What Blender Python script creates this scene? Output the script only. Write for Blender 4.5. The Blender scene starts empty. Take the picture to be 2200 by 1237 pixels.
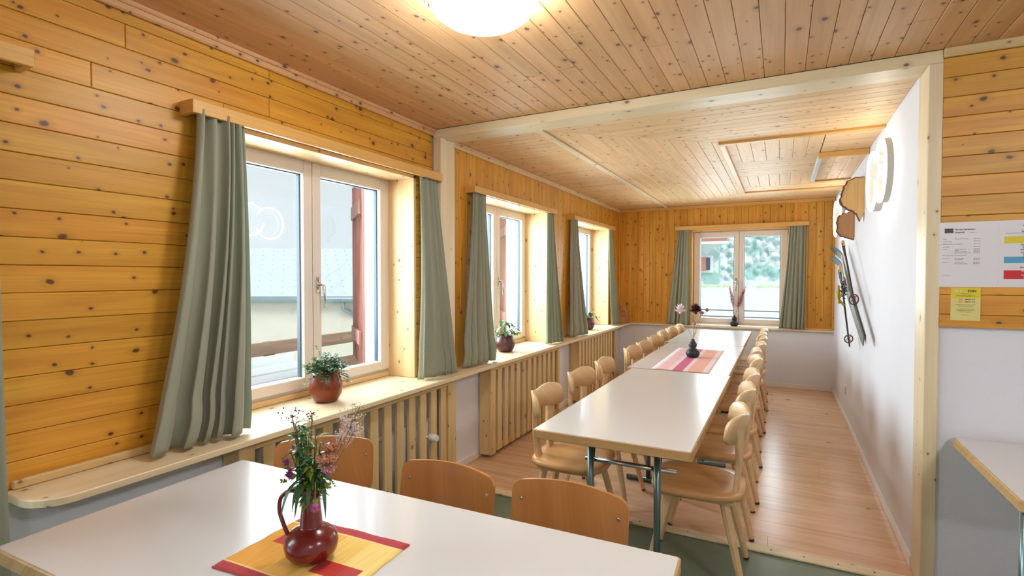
import bpy, math, random
from mathutils import Vector, Matrix
from math import sin, cos, pi, radians as R
random.seed(7)
S = bpy.context.scene
COL = S.collection
# ------------------------------------------------------------ camera
cam_d = bpy.data.cameras.new('camera'); cam = bpy.data.objects.new('camera', cam_d); COL.objects.link(cam)
cam_d.sensor_fit = 'HORIZONTAL'; cam_d.sensor_width = 36.0; cam_d.lens = 36.0*1115/2200
cam_d.clip_start = .05; cam_d.clip_end = 300
cam.location = (0, 0, 1.45); cam.rotation_euler = (R(90-1.305), 0, R(27.37))
S.camera = cam
# ------------------------------------------------------------ world, exposure
W = bpy.data.worlds.new('overcast_sky'); S.world = W; W.use_nodes = True
wn = W.node_tree; wn.nodes.clear()
wo = wn.nodes.new('ShaderNodeOutputWorld'); bg = wn.nodes.new('ShaderNodeBackground')
wtc = wn.nodes.new('ShaderNodeTexCoord'); wnz = wn.nodes.new('ShaderNodeTexNoise'); wnz.inputs['Scale'].default_value = 2.2
wmx = wn.nodes.new('ShaderNodeMix'); wmx.data_type = 'RGBA'
wmx.inputs[6].default_value = (.74, .84, .90, 1); wmx.inputs[7].default_value = (.86, .93, .96, 1)
wn.links.new(wtc.outputs['Generated'], wnz.inputs['Vector']); wn.links.new(wnz.outputs['Fac'], wmx.inputs[0])
wn.links.new(wmx.outputs[2], bg.inputs[0]); bg.inputs[1].default_value = .98
wn.links.new(bg.outputs[0], wo.inputs[0])
S.view_settings.view_transform = 'Standard'; S.view_settings.look = 'None'
S.view_settings.gamma = 1; S.view_settings.use_curve_mapping = False
S.view_settings.exposure = 0.08
S.cycles.use_denoising = True
S.cycles.max_bounces = 9; S.cycles.diffuse_bounces = 5; S.cycles.glossy_bounces = 4; S.cycles.transparent_max_bounces = 12
S.cycles.sample_clamp_indirect = 8; S.cycles.caustics_reflective = False; S.cycles.caustics_refractive = False
# added area lamps just outside the windows, to brighten the rooms
def area(name, loc, rot, sx, sy, power, col):
    d = bpy.data.lights.new(name, 'AREA'); d.shape = 'RECTANGLE'; d.size = sx; d.size_y = sy; d.energy = power; d.color = col
    o = bpy.data.objects.new(name, d); COL.objects.link(o); o.location = loc; o.rotation_euler = rot
    return o
sun_d = bpy.data.lights.new('hazy_sun', 'SUN'); sun_d.energy = 2.6; sun_d.angle = R(25); sun_d.color = (.95, .98, 1)
sun = bpy.data.objects.new('hazy_sun', sun_d); COL.objects.link(sun); sun.location = (6, -6, 12); sun.rotation_euler = (R(34), 0, R(42))
DAY = (.80, .93, 1.0)
for y, pw in ((-.15, 92), (2.13, 78), (4.29, 118), (6.43, 105)):
    area('daylight_fill', (-2.75, y, 1.75), (0, R(-78), 0), 1.6, 1.2, pw, DAY)
area('daylight_fill', (-.5, 7.95, 1.6), (R(-80), 0, 0), 1.1, 1.2, 42, DAY)

# ------------------------------------------------------------ colour and material helpers
def lin(c):
    c = c/255.
    return c/12.92 if c <= .04045 else ((c+.055)/1.055)**2.4
def rgb(r, g, b): return (lin(r), lin(g), lin(b), 1)
def newmat(name):
    m = bpy.data.materials.new(name); m.use_nodes = True
    nt = m.node_tree; b = nt.nodes['Principled BSDF']
    return m, nt, b
def N(nt, t, **kw):
    n = nt.nodes.new(t)
    for k, v in kw.items(): setattr(n, k, v)
    return n
def math_(nt, op, a, b=None, clamp=False):
    n = nt.nodes.new('ShaderNodeMath'); n.operation = op; n.use_clamp = clamp
    for i, v in enumerate((a, b)):
        if v is None: continue
        if isinstance(v, (int, float)): n.inputs[i].default_value = v
        else: nt.links.new(v, n.inputs[i])
    return n.outputs[0]
def mixc(nt, f, a, b):
    n = nt.nodes.new('ShaderNodeMix'); n.data_type = 'RGBA'
    for i, v in ((0, f), (6, a), (7, b)):
        if isinstance(v, (int, float)): n.inputs[i].default_value = v
        elif isinstance(v, tuple): n.inputs[i].default_value = v
        else: nt.links.new(v, n.inputs[i])
    return n.outputs[2]
def ramp(nt, f, lo, hi):
    n = nt.nodes.new('ShaderNodeMapRange'); n.inputs[1].default_value = lo; n.inputs[2].default_value = hi
    nt.links.new(f, n.inputs[0]); return n.outputs[0]
def plain(name, col, rough=.5, metal=0, bump=0, bscale=60, var=.06, vscale=4, coat=0, sss=0):
    m, nt, b = newmat(name)
    tc = N(nt, 'ShaderNodeTexCoord')
    nz = N(nt, 'ShaderNodeTexNoise'); nz.inputs['Scale'].default_value = vscale; nz.inputs['Detail'].default_value = 4
    nt.links.new(tc.outputs['Object'], nz.inputs['Vector'])
    dark = tuple(c*(1-var*2) for c in col[:3])+(1,); lite = tuple(min(1, c*(1+var)) for c in col[:3])+(1,)
    nt.links.new(mixc(nt, nz.outputs['Fac'], dark, lite), b.inputs['Base Color'])
    b.inputs['Roughness'].default_value = rough; b.inputs['Metallic'].default_value = metal
    b.inputs['Coat Weight'].default_value = coat
    if bump:
        n2 = N(nt, 'ShaderNodeTexNoise'); n2.inputs['Scale'].default_value = bscale; n2.inputs['Detail'].default_value = 3
        nt.links.new(tc.outputs['Object'], n2.inputs['Vector'])
        bp = N(nt, 'ShaderNodeBump'); bp.inputs['Strength'].default_value = bump; bp.inputs['Distance'].default_value = .003
        nt.links.new(n2.outputs['Fac'], bp.inputs['Height']); nt.links.new(bp.outputs[0], b.inputs['Normal'])
    return m
def pine(name, c1, c2, axis='Y', knots=.5, rough=.42, kcol=(74, 32, 12), var=.16, grain=.3, ks=1.0):
    """knotty softwood: grain runs along the axis, every loose board gets its own tone"""
    m, nt, b = newmat(name)
    tc = N(nt, 'ShaderNodeTexCoord'); sp = N(nt, 'ShaderNodeSeparateXYZ'); nt.links.new(tc.outputs['Object'], sp.inputs[0])
    geo = N(nt, 'ShaderNodeNewGeometry'); isl = geo.outputs['Random Per Island']
    ax = 'XYZ'.index(axis); oth = [i for i in range(3) if i != ax]
    al = math_(nt, 'ADD', sp.outputs[ax], math_(nt, 'MULTIPLY', isl, 31.7))
    ac = math_(nt, 'ADD', math_(nt, 'ADD', sp.outputs[oth[0]], sp.outputs[oth[1]]), math_(nt, 'MULTIPLY', isl, 17.3))
    def vec(sa, sc):
        c = N(nt, 'ShaderNodeCombineXYZ'); nt.links.new(math_(nt, 'MULTIPLY', al, sa), c.inputs[0]); nt.links.new(math_(nt, 'MULTIPLY', ac, sc), c.inputs[1])
        return c.outputs[0]
    def noise(v, d=3, dist=0):
        n = N(nt, 'ShaderNodeTexNoise'); n.inputs['Scale'].default_value = 1; n.inputs['Detail'].default_value = d; n.inputs['Distortion'].default_value = dist
        nt.links.new(v, n.inputs['Vector']); return n.outputs['Fac']
    g1 = noise(vec(2.5, 110), 3, .4); g2 = noise(vec(1.1, 16), 2, .8); g3 = noise(vec(.9, 6), 1)
    C1 = rgb(*c1); C2 = rgb(*c2); K = rgb(*kcol)
    col = mixc(nt, ramp(nt, g2, .3, .7), C1, C2)
    dk = tuple(c*.62 for c in C1[:3])+(1,)
    col = mixc(nt, math_(nt, 'MULTIPLY', ramp(nt, g1, .5, .8), grain, True), col, dk)
    col = mixc(nt, math_(nt, 'MULTIPLY', ramp(nt, g3, .55, .9), .5, True), col, tuple(c*.8 for c in C1[:3])+(1,))
    if knots:
        for (sa, sc, r0, r1, keep) in ((4.6*ks, 6.6*ks, .034, .055, 1-knots), (9*ks, 12*ks, .035, .06, 1-knots*.6)):
            v = N(nt, 'ShaderNodeTexVoronoi'); v.voronoi_dimensions = '2D'; v.inputs['Scale'].default_value = 1
            w = vec(sa, sc)
            dis = N(nt, 'ShaderNodeVectorMath'); dis.operation = 'ADD'; nt.links.new(w, dis.inputs[0])
            nn = N(nt, 'ShaderNodeTexNoise'); nn.inputs['Scale'].default_value = 6; nt.links.new(w, nn.inputs['Vector'])
            sc2 = N(nt, 'ShaderNodeVectorMath'); sc2.operation = 'SCALE'; sc2.inputs[3].default_value = .06; nt.links.new(nn.outputs['Color'], sc2.inputs[0])
            nt.links.new(sc2.outputs[0], dis.inputs[1]); nt.links.new(dis.outputs[0], v.inputs['Vector'])
            cs = N(nt, 'ShaderNodeSeparateColor'); nt.links.new(v.outputs['Color'], cs.inputs[0])
            rad = math_(nt, 'ADD', math_(nt, 'MULTIPLY', cs.outputs[1], r1), r0)
            q = math_(nt, 'DIVIDE', v.outputs['Distance'], rad)
            core = math_(nt, 'SUBTRACT', 1, ramp(nt, q, .55, 1.0), True)
            halo = math_(nt, 'SUBTRACT', 1, ramp(nt, q, .8, 2.6), True)
            on = math_(nt, 'GREATER_THAN', cs.outputs[0], keep)
            col = mixc(nt, math_(nt, 'MULTIPLY', math_(nt, 'MULTIPLY', halo, on), .35), col, tuple((a*.5+k*.5) for a, k in zip(C1[:3], K[:3]))+(1,))
            col = mixc(nt, math_(nt, 'MULTIPLY', math_(nt, 'MULTIPLY', core, on), .9), col, K)
    hsv = N(nt, 'ShaderNodeHueSaturation'); nt.links.new(col, hsv.inputs['Color'])
    nt.links.new(math_(nt, 'ADD', math_(nt, 'MULTIPLY', isl, var), 1-var*.55), hsv.inputs['Value'])
    nt.links.new(math_(nt, 'ADD', math_(nt, 'MULTIPLY', isl, -.008), .505), hsv.inputs['Hue'])
    nt.links.new(hsv.outputs[0], b.inputs['Base Color'])
    b.inputs['Roughness'].default_value = rough
    bp = N(nt, 'ShaderNodeBump'); bp.inputs['Strength'].default_value = .12; bp.inputs['Distance'].default_value = .001
    nt.links.new(g1, bp.inputs['Height']); nt.links.new(bp.outputs[0], b.inputs['Normal'])
    return m
def emit(name, col, st):
    m, nt, b = newmat(name)
    b.inputs['Base Color'].default_value = (.9, .9, .9, 1)
    b.inputs['Emission Color'].default_value = col; b.inputs['Emission Strength'].default_value = st
    return m
def glassmat(name):
    m, nt, b = newmat(name); nt.nodes.remove(b)
    o = nt.nodes['Material Output']; t = N(nt, 'ShaderNodeBsdfTransparent'); t.inputs[0].default_value = (.97, .985, .985, 1)
    g = N(nt, 'ShaderNodeBsdfGlossy'); g.inputs['Roughness'].default_value = 0.0
    ge = N(nt, 'ShaderNodeNewGeometry'); dp = N(nt, 'ShaderNodeVectorMath'); dp.operation = 'DOT_PRODUCT'
    nt.links.new(ge.outputs['Incoming'], dp.inputs[0]); nt.links.new(ge.outputs['Normal'], dp.inputs[1])
    cosn = math_(nt, 'ABSOLUTE', dp.outputs['Value']); sch = math_(nt, 'POWER', math_(nt, 'SUBTRACT', 1, cosn), 5)
    fac = math_(nt, 'ADD', math_(nt, 'MULTIPLY', sch, .96), .045)
    x = N(nt, 'ShaderNodeMixShader'); nt.links.new(fac, x.inputs[0]); nt.links.new(t.outputs[0], x.inputs[1]); nt.links.new(g.outputs[0], x.inputs[2])
    nt.links.new(x.outputs[0], o.inputs['Surface']); return m
def cloth(name, col, trans=.25, tcol=None):
    m, nt, b = newmat(name); o = nt.nodes['Material Output']
    tc = N(nt, 'ShaderNodeTexCoord'); nz = N(nt, 'ShaderNodeTexNoise'); nz.inputs['Scale'].default_value = 420; nz.inputs['Detail'].default_value = 2
    nt.links.new(tc.outputs['Object'], nz.inputs['Vector'])
    c = mixc(nt, nz.outputs['Fac'], tuple(k*.88 for k in col[:3])+(1,), tuple(min(1, k*1.1) for k in col[:3])+(1,))
    nt.links.new(c, b.inputs['Base Color']); b.inputs['Roughness'].default_value = .85
    b.inputs['Sheen Weight'].default_value = .25
    tr = N(nt, 'ShaderNodeBsdfTranslucent'); tr.inputs[0].default_value = tcol or col
    x = N(nt, 'ShaderNodeMixShader'); x.inputs[0].default_value = trans
    nt.links.new(b.outputs[0], x.inputs[1]); nt.links.new(tr.outputs[0], x.inputs[2]); nt.links.new(x.outputs[0], o.inputs['Surface'])
    return m

M = {}
for a in 'XYZ':
    M['gold'+a] = pine('golden_pine_'+a, (198, 132, 34), (222, 162, 54), a, .8, grain=.45)
    M['pale'+a] = pine('pale_spruce_'+a, (222, 200, 160), (232, 216, 182), a, .28, kcol=(120, 72, 36), grain=.16, var=.05)
    M['slat'+a] = pine('slat_spruce_'+a, (208, 174, 118), (224, 196, 144), a, .30, kcol=(120, 70, 34), grain=.2, var=.12)
    M['reveal'+a] = pine('reveal_spruce_'+a, (216, 180, 128), (230, 198, 150), a, .5, kcol=(110, 60, 26), grain=.2, var=.06)
    M['pelm'+a] = pine('pelmet_spruce_'+a, (210, 158, 82), (222, 172, 98), a, .0, grain=.4, var=.04)
    M['ceil'+a] = pine('ceiling_pine_'+a, (204, 152, 102), (220, 172, 122), a, .85, kcol=(84, 44, 22), grain=.22, rough=.5)
    M['ceilp'+a] = pine('alcove_ceiling_pine_'+a, (220, 178, 126), (234, 198, 150), a, .7, kcol=(110, 64, 34), grain=.22, rough=.5, var=.12)
M['beech'] = pine('beech_chair_wood', (212, 172, 124), (222, 188, 142), 'X', 0, rough=.3, grain=.22, var=.04)
M['beechd'] = pine('beech_seat_wood', (200, 146, 92), (208, 160, 106), 'X', 0, rough=.27, grain=.22, var=.04)
M['ply'] = pine('plywood_backrest_wood', (178, 112, 56), (192, 128, 70), 'Z', 0, rough=.3, grain=.3, var=.05)
M['oak'] = pine('laminate_oak', (212, 168, 130), (228, 190, 156), 'X', .12, rough=.26, kcol=(110, 72, 48), grain=.35, var=.10, ks=.5)
M['red'] = pine('red_brown_shutter', (146, 92, 84), (160, 106, 96), 'Z', .3, rough=.6, kcol=(100, 60, 52), grain=.3)
M['rail'] = pine('weathered_rail_wood', (112, 86, 66), (136, 108, 86), 'Y', .3, rough=.8, kcol=(70, 50, 40), grain=.5)
M['deck'] = pine('bleached_plank_wood', (196, 202, 200), (212, 216, 214), 'Y', .1, rough=.8, kcol=(150, 140, 130), grain=.3)
M['back'] = plain('board_backing', rgb(96, 52, 18), .8)
M['plaster'] = plain('white_plaster', rgb(226, 226, 233), .75, bump=.5, bscale=170, var=.015)
M['white'] = plain('white_lacquer', rgb(232, 226, 220), .35, var=.01)
M['wframe'] = plain('white_window_lacquer', rgb(226, 214, 204), .38, var=.015)
M['lino'] = plain('green_linoleum', rgb(108, 122, 104), .28, var=.09, vscale=14)
M['lam'] = plain('cream_laminate', rgb(210, 208, 206), .24, var=.02, vscale=2, coat=.2)
M['edge'] = pine('worn_table_edge', (176, 138, 88), (200, 164, 112), 'X', 0, rough=.55, grain=.5)
M['steel'] = plain('grey_green_steel', rgb(112, 130, 128), .28, metal=.75)
M['chrome'] = plain('satin_steel', rgb(205, 200, 195), .25, metal=1)
M['black'] = plain('black_iron', rgb(30, 32, 34), .5)
M['rubber'] = plain('dark_rubber', rgb(52, 40, 36), .7)
M['seal'] = plain('grey_glazing_seal', rgb(70, 92, 108), .5)
M['terra'] = plain('terracotta_glaze', rgb(128, 52, 24), .25, var=.12, vscale=9)
M['aub'] = plain('aubergine_glaze', rgb(84, 46, 50), .3, var=.1, vscale=9)
M['jug'] = plain('oxblood_ceramic', rgb(112, 26, 26), .26, var=.12, vscale=14, coat=.3)
M['vase'] = plain('matt_black_ceramic', rgb(34, 38, 48), .42, var=.05)
M['soil'] = plain('dark_soil', rgb(46, 32, 24), .9, bump=.8, bscale=90)
M['leaf'] = plain('dark_green_leaf', rgb(52, 92, 50), .38, var=.25, vscale=30)
M['leafb'] = plain('mid_green_leaf', rgb(74, 128, 66), .36, var=.3, vscale=26)
M['leafv'] = plain('variegated_leaf', rgb(150, 190, 150), .4, var=.3, vscale=40)
M['leafy'] = plain('yellow_green_leaf', rgb(134, 148, 44), .5, var=.2, vscale=40)
M['stemg'] = plain('green_stem', rgb(96, 110, 54), .6)
M['stemb'] = plain('dry_stem', rgb(150, 116, 84), .7)
M['thistle'] = plain('purple_thistle', rgb(140, 50, 116), .7, var=.2, vscale=80)
M['pinkfl'] = plain('pink_petals', rgb(214, 120, 170), .7, var=.2, vscale=80)
M['rosy'] = plain('dusty_rose_petals', rgb(206, 148, 150), .7, var=.2, vscale=60)
M['peach'] = plain('peach_umbel', rgb(206, 142, 108), .7, var=.2, vscale=60)
M['creamfl'] = plain('cream_petals', rgb(236, 216, 214), .7, var=.06, vscale=40)
M['wine'] = plain('dark_wine_petals', rgb(70, 22, 36), .55, var=.2, vscale=60)
M['berry'] = plain('brown_seed', rgb(110, 62, 50), .6)
M['paper'] = plain('white_paper', rgb(226, 222, 226), .3, var=.005)
M['ink'] = plain('black_ink', rgb(50, 48, 54), .7); M['inkred'] = plain('red_ink', rgb(186, 66, 66), .7); M['inkvio'] = plain('violet_ink', rgb(86, 50, 130), .7)
M['inkwhite'] = plain('white_ink', rgb(240, 215, 215), .7); M['inkor'] = plain('orange_ink', rgb(200, 110, 30), .7)
M['yel'] = plain('yellow_print', rgb(226, 206, 30), .5); M['blu'] = plain('blue_print', rgb(80, 160, 200), .5); M['redp'] = plain('red_print', rgb(206, 24, 34), .5)
M['photo'] = plain('small_printed_photo', rgb(92, 76, 62), .5, var=.5, vscale=160)
M['pinw'] = plain('white_pin_plastic', rgb(245, 245, 240), .3)
M['glass'] = glassmat('window_glass')
M['curt'] = cloth('sage_curtain_cloth', rgb(162, 160, 138), .19, rgb(100, 206, 188))  # teal translucent colour paints in the cool tint of the window light
M['lampw'] = emit('lamp_glass_glow', (.86, .94, 1, 1), 42); M['lampx'] = emit('added_lamp_glow', (.86, .94, 1, 1), 74)  # the stronger glow serves only the added, unseen lamps
M['ring'] = emit('ring_light_glow', (1, .96, .86, 1), 13); M['ringh'] = emit('ring_back_glow', (1, .95, .84, 1), 5)
M['ringb'] = plain('ring_housing', rgb(196, 192, 180), .4)

# ------------------------------------------------------------ mesh helpers
class MB:
    def __init__(s): s.v = []; s.f = []; s.sm = []; s.mi = []; s.cur = 0
    def add(s, vs, fs, smooth=False):
        o = len(s.v); s.v += [tuple(v) for v in vs]; s.f += [tuple(i+o for i in f) for f in fs]
        s.sm += [smooth]*len(fs); s.mi += [s.cur]*len(fs)
    def box(s, x0, x1, y0, y1, z0, z1, c=0):
        if x0 > x1: x0, x1 = x1, x0
        if y0 > y1: y0, y1 = y1, y0
        if z0 > z1: z0, z1 = z1, z0
        if not c:
            s.add([(x, y, z) for z in (z0, z1) for y in (y0, y1) for x in (x0, x1)],
                  [(0, 2, 3, 1), (4, 5, 7, 6), (0, 1, 5, 4), (2, 6, 7, 3), (0, 4, 6, 2), (1, 3, 7, 5)]); return
        # chamfered box: every corner gives three points
        P = {}
        vs = []
        for i, x in enumerate((x0, x1)):
            for j, y in enumerate((y0, y1)):
                for k, z in enumerate((z0, z1)):
                    sx, sy, sz = (c if i == 0 else -c), (c if j == 0 else -c), (c if k == 0 else -c)
                    for ax, p in enumerate(((x, y+sy, z+sz), (x+sx, y, z+sz), (x+sx, y+sy, z))):
                        P[(i, j, k, ax)] = len(vs); vs.append(p)
        fs = []
        for i in (0, 1): fs.append([P[(i, 0, 0, 0)], P[(i, 1, 0, 0)], P[(i, 1, 1, 0)], P[(i, 0, 1, 0)]])
        for j in (0, 1): fs.append([P[(0, j, 0, 1)], P[(1, j, 0, 1)], P[(1, j, 1, 1)], P[(0, j, 1, 1)]])
        for k in (0, 1): fs.append([P[(0, 0, k, 2)], P[(1, 0, k, 2)], P[(1, 1, k, 2)], P[(0, 1, k, 2)]])
        for i in (0, 1):
            for j in (0, 1): fs.append([P[(i, j, 0, 0)], P[(i, j, 1, 0)], P[(i, j, 1, 1)], P[(i, j, 0, 1)]])
            for k in (0, 1): fs.append([P[(i, 0, k, 0)], P[(i, 1, k, 0)], P[(i, 1, k, 2)], P[(i, 0, k, 2)]])
        for j in (0, 1):
            for k in (0, 1): fs.append([P[(0, j, k, 1)], P[(1, j, k, 1)], P[(1, j, k, 2)], P[(0, j, k, 2)]])
        for i in (0, 1):
            for j in (0, 1):
                for k in (0, 1): fs.append([P[(i, j, k, 0)], P[(i, j, k, 1)], P[(i, j, k, 2)]])
        ctr = Vector(((x0+x1)/2, (y0+y1)/2, (z0+z1)/2)); out = []
        for f in fs:
            a, b, d = Vector(vs[f[0]]), Vector(vs[f[1]]), Vector(vs[f[2]]); n = (b-a).cross(d-a)
            m = sum((Vector(vs[q]) for q in f), Vector())/len(f)
            out.append(tuple(f) if n.dot(m-ctr) > 0 else tuple(reversed(f)))
        s.add(vs, out)
    def tube(s, pts, r, n=10, caps=True, flat=1.0, up=None):
        pts = [Vector(p) for p in pts]; rs = r if isinstance(r, (list, tuple)) else [r]*len(pts)
        vs = []; prev = None
        for i, p in enumerate(pts):
            t = (pts[min(i+1, len(pts)-1)]-pts[max(i-1, 0)]).normalized()
            if prev is None:
                a = Vector(up) if up else (Vector((0, 0, 1)) if abs(t.z) < .9 else Vector((1, 0, 0)))
            else: a = prev
            u = (a-t*a.dot(t)).normalized(); w = t.cross(u); prev = u
            for k in range(n):
                an = 2*pi*k/n; vs.append(p+u*cos(an)*rs[i]*flat+w*sin(an)*rs[i])
        fs = [(i*n+k, i*n+(k+1) % n, (i+1)*n+(k+1) % n, (i+1)*n+k) for i in range(len(pts)-1) for k in range(n)]
        s.add(vs, fs, True)
        if caps:
            o = len(s.v)-len(vs); s.f += [tuple(o+k for k in reversed(range(n))), tuple(o+(len(pts)-1)*n+k for k in range(n))]
            s.sm += [False]*2; s.mi += [s.cur]*2
    def lathe(s, prof, c=(0, 0, 0), n=28, capb=True, capt=False):
        vs = [(c[0]+r*cos(2*pi*k/n), c[1]+r*sin(2*pi*k/n), c[2]+z) for r, z in prof for k in range(n)]
        fs = [(i*n+k, i*n+(k+1) % n, (i+1)*n+(k+1) % n, (i+1)*n+k) for i in range(len(prof)-1) for k in range(n)]
        s.add(vs, fs, True); o = len(s.v)-len(vs)
        if capb: s.f.append(tuple(o+k for k in reversed(range(n)))); s.sm.append(False); s.mi.append(s.cur)
        if capt: s.f.append(tuple(o+(len(prof)-1)*n+k for k in range(n))); s.sm.append(False); s.mi.append(s.cur)
    def ball(s, c, r, n=8, m=6, sq=(1, 1, 1)):
        prof = [(sin(pi*i/m), -cos(pi*i/m)) for i in range(m+1)]
        vs = [(c[0]+r*a*cos(2*pi*k/n)*sq[0], c[1]+r*a*sin(2*pi*k/n)*sq[1], c[2]+r*z*sq[2]) for a, z in prof for k in range(n)]
        s.add(vs, [(i*n+k, i*n+(k+1) % n, (i+1)*n+(k+1) % n, (i+1)*n+k) for i in range(m) for k in range(n)], True)
    def prism(s, poly, z0, z1, f=None, ch=0):
        """extrude an (a,b) outline between two heights; f maps (a,b,h) to a point"""
        f = f or (lambda a, b, h: (a, b, h)); n = len(poly)
        rings = [(poly, z0)]
        if ch:
            rings = [(inset(poly, ch), z0), (poly, z0+ch), (poly, z1-ch), (inset(poly, ch), z1)]
        else: rings = [(poly, z0), (poly, z1)]
        vs = [f(a, b, h) for pl, h in rings for a, b in pl]
        fs = [(i*n+k, i*n+(k+1) % n, (i+1)*n+(k+1) % n, (i+1)*n+k) for i in range(len(rings)-1) for k in range(n)]
        fs += [tuple(reversed(range(n))), tuple((len(rings)-1)*n+k for k in range(n))]
        s.add(vs, fs)
    def leaf(s, base, d, L, w, up=(0, 0, 1), bend=.3, n=5, fold=.15):
        """a thin folded leaf blade from base along d, drooping by bend"""
        d = Vector(d).normalized(); up = Vector(up); sd = d.cross(up)
        if sd.length < .05: sd = d.cross(Vector((1, 0, 0)))
        sd.normalize(); nn = sd.cross(d).normalized(); vs = []
        for i in range(n+1):
            t = i/n; ww = w*sin(pi*min(1, t*.93+.07))**.8*(1-t*.25) if i < n else 0.0005
            p = Vector(base)+d*L*t*(1-.25*bend*t)-Vector((0, 0, 1))*L*bend*t*t
            vs += [p-sd*ww*.5+nn*ww*fold, p, p+sd*ww*.5+nn*ww*fold]
        fs = []
        for i in range(n): fs += [(3*i, 3*i+1, 3*i+4, 3*i+3), (3*i+1, 3*i+2, 3*i+5, 3*i+4)]
        s.add(vs, fs, True)
    def build(s, name, mat, parent=None, kind=None, world=False):
        vs = s.v
        if parent is not None and world:
            o = WL[parent.name]; vs = [(v[0]-o[0], v[1]-o[1], v[2]-o[2]) for v in vs]
        me = bpy.data.meshes.new(name); me.from_pydata(vs, [], s.f)
        for m in (mat if isinstance(mat, list) else [mat]): me.materials.append(m)
        me.polygons.foreach_set('use_smooth', s.sm); me.polygons.foreach_set('material_index', s.mi); me.update()
        o = bpy.data.objects.new(name, me); COL.objects.link(o)
        if parent is not None: o.parent = parent
        if kind: o['kind'] = kind
        WL[o.name] = tuple(Vector(WL[parent.name])) if parent is not None else (0, 0, 0)
        return o
WL = {}
def inset(poly, c):
    n = len(poly); out = []
    A = sum(poly[i][0]*poly[(i+1) % n][1]-poly[(i+1) % n][0]*poly[i][1] for i in range(n)); sg = 1 if A > 0 else -1
    for i in range(n):
        p0, p, p1 = poly[i-1], poly[i], poly[(i+1) % n]
        d0 = Vector((p[0]-p0[0], p[1]-p0[1])); d1 = Vector((p1[0]-p[0], p1[1]-p[1]))
        if d0.length < 1e-7 or d1.length < 1e-7: out.append(p); continue
        d0.normalize(); d1.normalize(); n0 = Vector((-d0.y, d0.x))*sg; n1 = Vector((-d1.y, d1.x))*sg
        b = n0+n1; k = b.dot(n0)
        if abs(k) < .2: out.append(p); continue
        b = b/k; out.append((p[0]+b.x*c, p[1]+b.y*c))
    return out
def clip(poly, a, b, c):
    """keep the side a*x+b*y<=c"""
    out = []; n = len(poly)
    for i in range(n):
        p, q = poly[i], poly[(i+1) % n]; dp = a*p[0]+b*p[1]-c; dq = a*q[0]+b*q[1]-c
        if dp <= 0: out.append(p)
        if dp*dq < 0: t = dp/(dp-dq); out.append((p[0]+(q[0]-p[0])*t, p[1]+(q[1]-p[1])*t))
    return out
def boards(mb, region, horiz, width, f, off=0, depth=.007, gap=.0016, ch=.0022, joints=None, clips=(), holes=(), rnd=None):
    """tongue-and-groove boards over rectangle (u0,u1,v0,v1); horiz: boards run along u; f maps (u,v,n)"""
    u0, u1, v0, v1 = region
    if not horiz: u0, u1, v0, v1 = v0, v1, u0, u1; holes = [(c, d, a, b) for a, b, c, d in holes]
    k = math.floor((v0-off)/width); rnd = rnd or random
    while off+k*width < v1-1e-6:
        a, b = max(v0, off+k*width), min(v1, off+(k+1)*width); k += 1
        if b-a < .004: continue
        cuts = [(u0, u1, a, b)]
        for (h0, h1, g0, g1) in holes:
            nc = []
            for (x0, x1, y0, y1) in cuts:
                if h1 <= x0 or h0 >= x1 or g1 <= y0 or g0 >= y1: nc.append((x0, x1, y0, y1)); continue
                if h0 > x0: nc.append((x0, h0, y0, y1))
                if h1 < x1: nc.append((h1, x1, y0, y1))
                if g0 > y0: nc.append((max(x0, h0), min(x1, h1), y0, g0))
                if g1 < y1: nc.append((max(x0, h0), min(x1, h1), g1, y1))
            cuts = nc
        for (x0, x1, y0, y1) in cuts:
            segs = [(x0, x1)]
            if joints and x1-x0 > joints:
                c = x0+rnd.uniform(.3, 1)*joints; segs = []; l = x0
                while c < x1-.3: segs.append((l, c)); l = c; c += rnd.uniform(.7, 1.4)*joints
                segs.append((l, x1))
            for (s0, s1) in segs:
                pl = [(s0+gap/2, y0+gap/2), (s1-gap/2, y0+gap/2), (s1-gap/2, y1-gap/2), (s0+gap/2, y1-gap/2)]
                if s1-s0 < .006 or y1-y0 < .006: continue
                for (ca, cb, cc) in clips:
                    pl = clip(pl, ca, cb, cc) if horiz else [(q[1], q[0]) for q in clip([(q[1], q[0]) for q in pl], ca, cb, cc)]
                    if len(pl) < 3: break
                if len(pl) < 3: continue
                A = abs(sum(pl[i][0]*pl[(i+1) % len(pl)][1]-pl[(i+1) % len(pl)][0]*pl[i][1] for i in range(len(pl))))/2
                if A < 2e-4: continue
                pi_ = inset(pl, ch); n = len(pl)
                g = (lambda q, h: f(q[0], q[1], h)) if horiz else (lambda q, h: f(q[1], q[0], h))
                vs = [g(q, 0) for q in pl]+[g(q, depth-ch) for q in pl]+[g(q, depth) for q in pi_]
                fs = [(i*n+t, i*n+(t+1) % n, (i+1)*n+(t+1) % n, (i+1)*n+t) for i in range(2) for t in range(n)]+[tuple(2*n+t for t in range(n))]
                mb.add(vs, fs)
def thing(name, label, cat, loc=(0, 0, 0), rot=0, group=None):
    o = bpy.data.objects.new(name, None); COL.objects.link(o); o.location = loc; o.rotation_euler = (0, 0, rot)
    o.empty_display_size = .1; o['label'] = label; o['category'] = cat
    if group: o['group'] = group
    WL[o.name] = tuple(loc); return o
def tag(o, label, cat, group=None, kind=None):
    o['label'] = label; o['category'] = cat
    if group: o['group'] = group
    if kind: o['kind'] = kind
    return o
def struct(name, loc=(0, 0, 0)):
    o = bpy.data.objects.new(name, None); COL.objects.link(o); o.location = loc; o['kind'] = 'structure'; WL[o.name] = tuple(loc); return o
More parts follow.
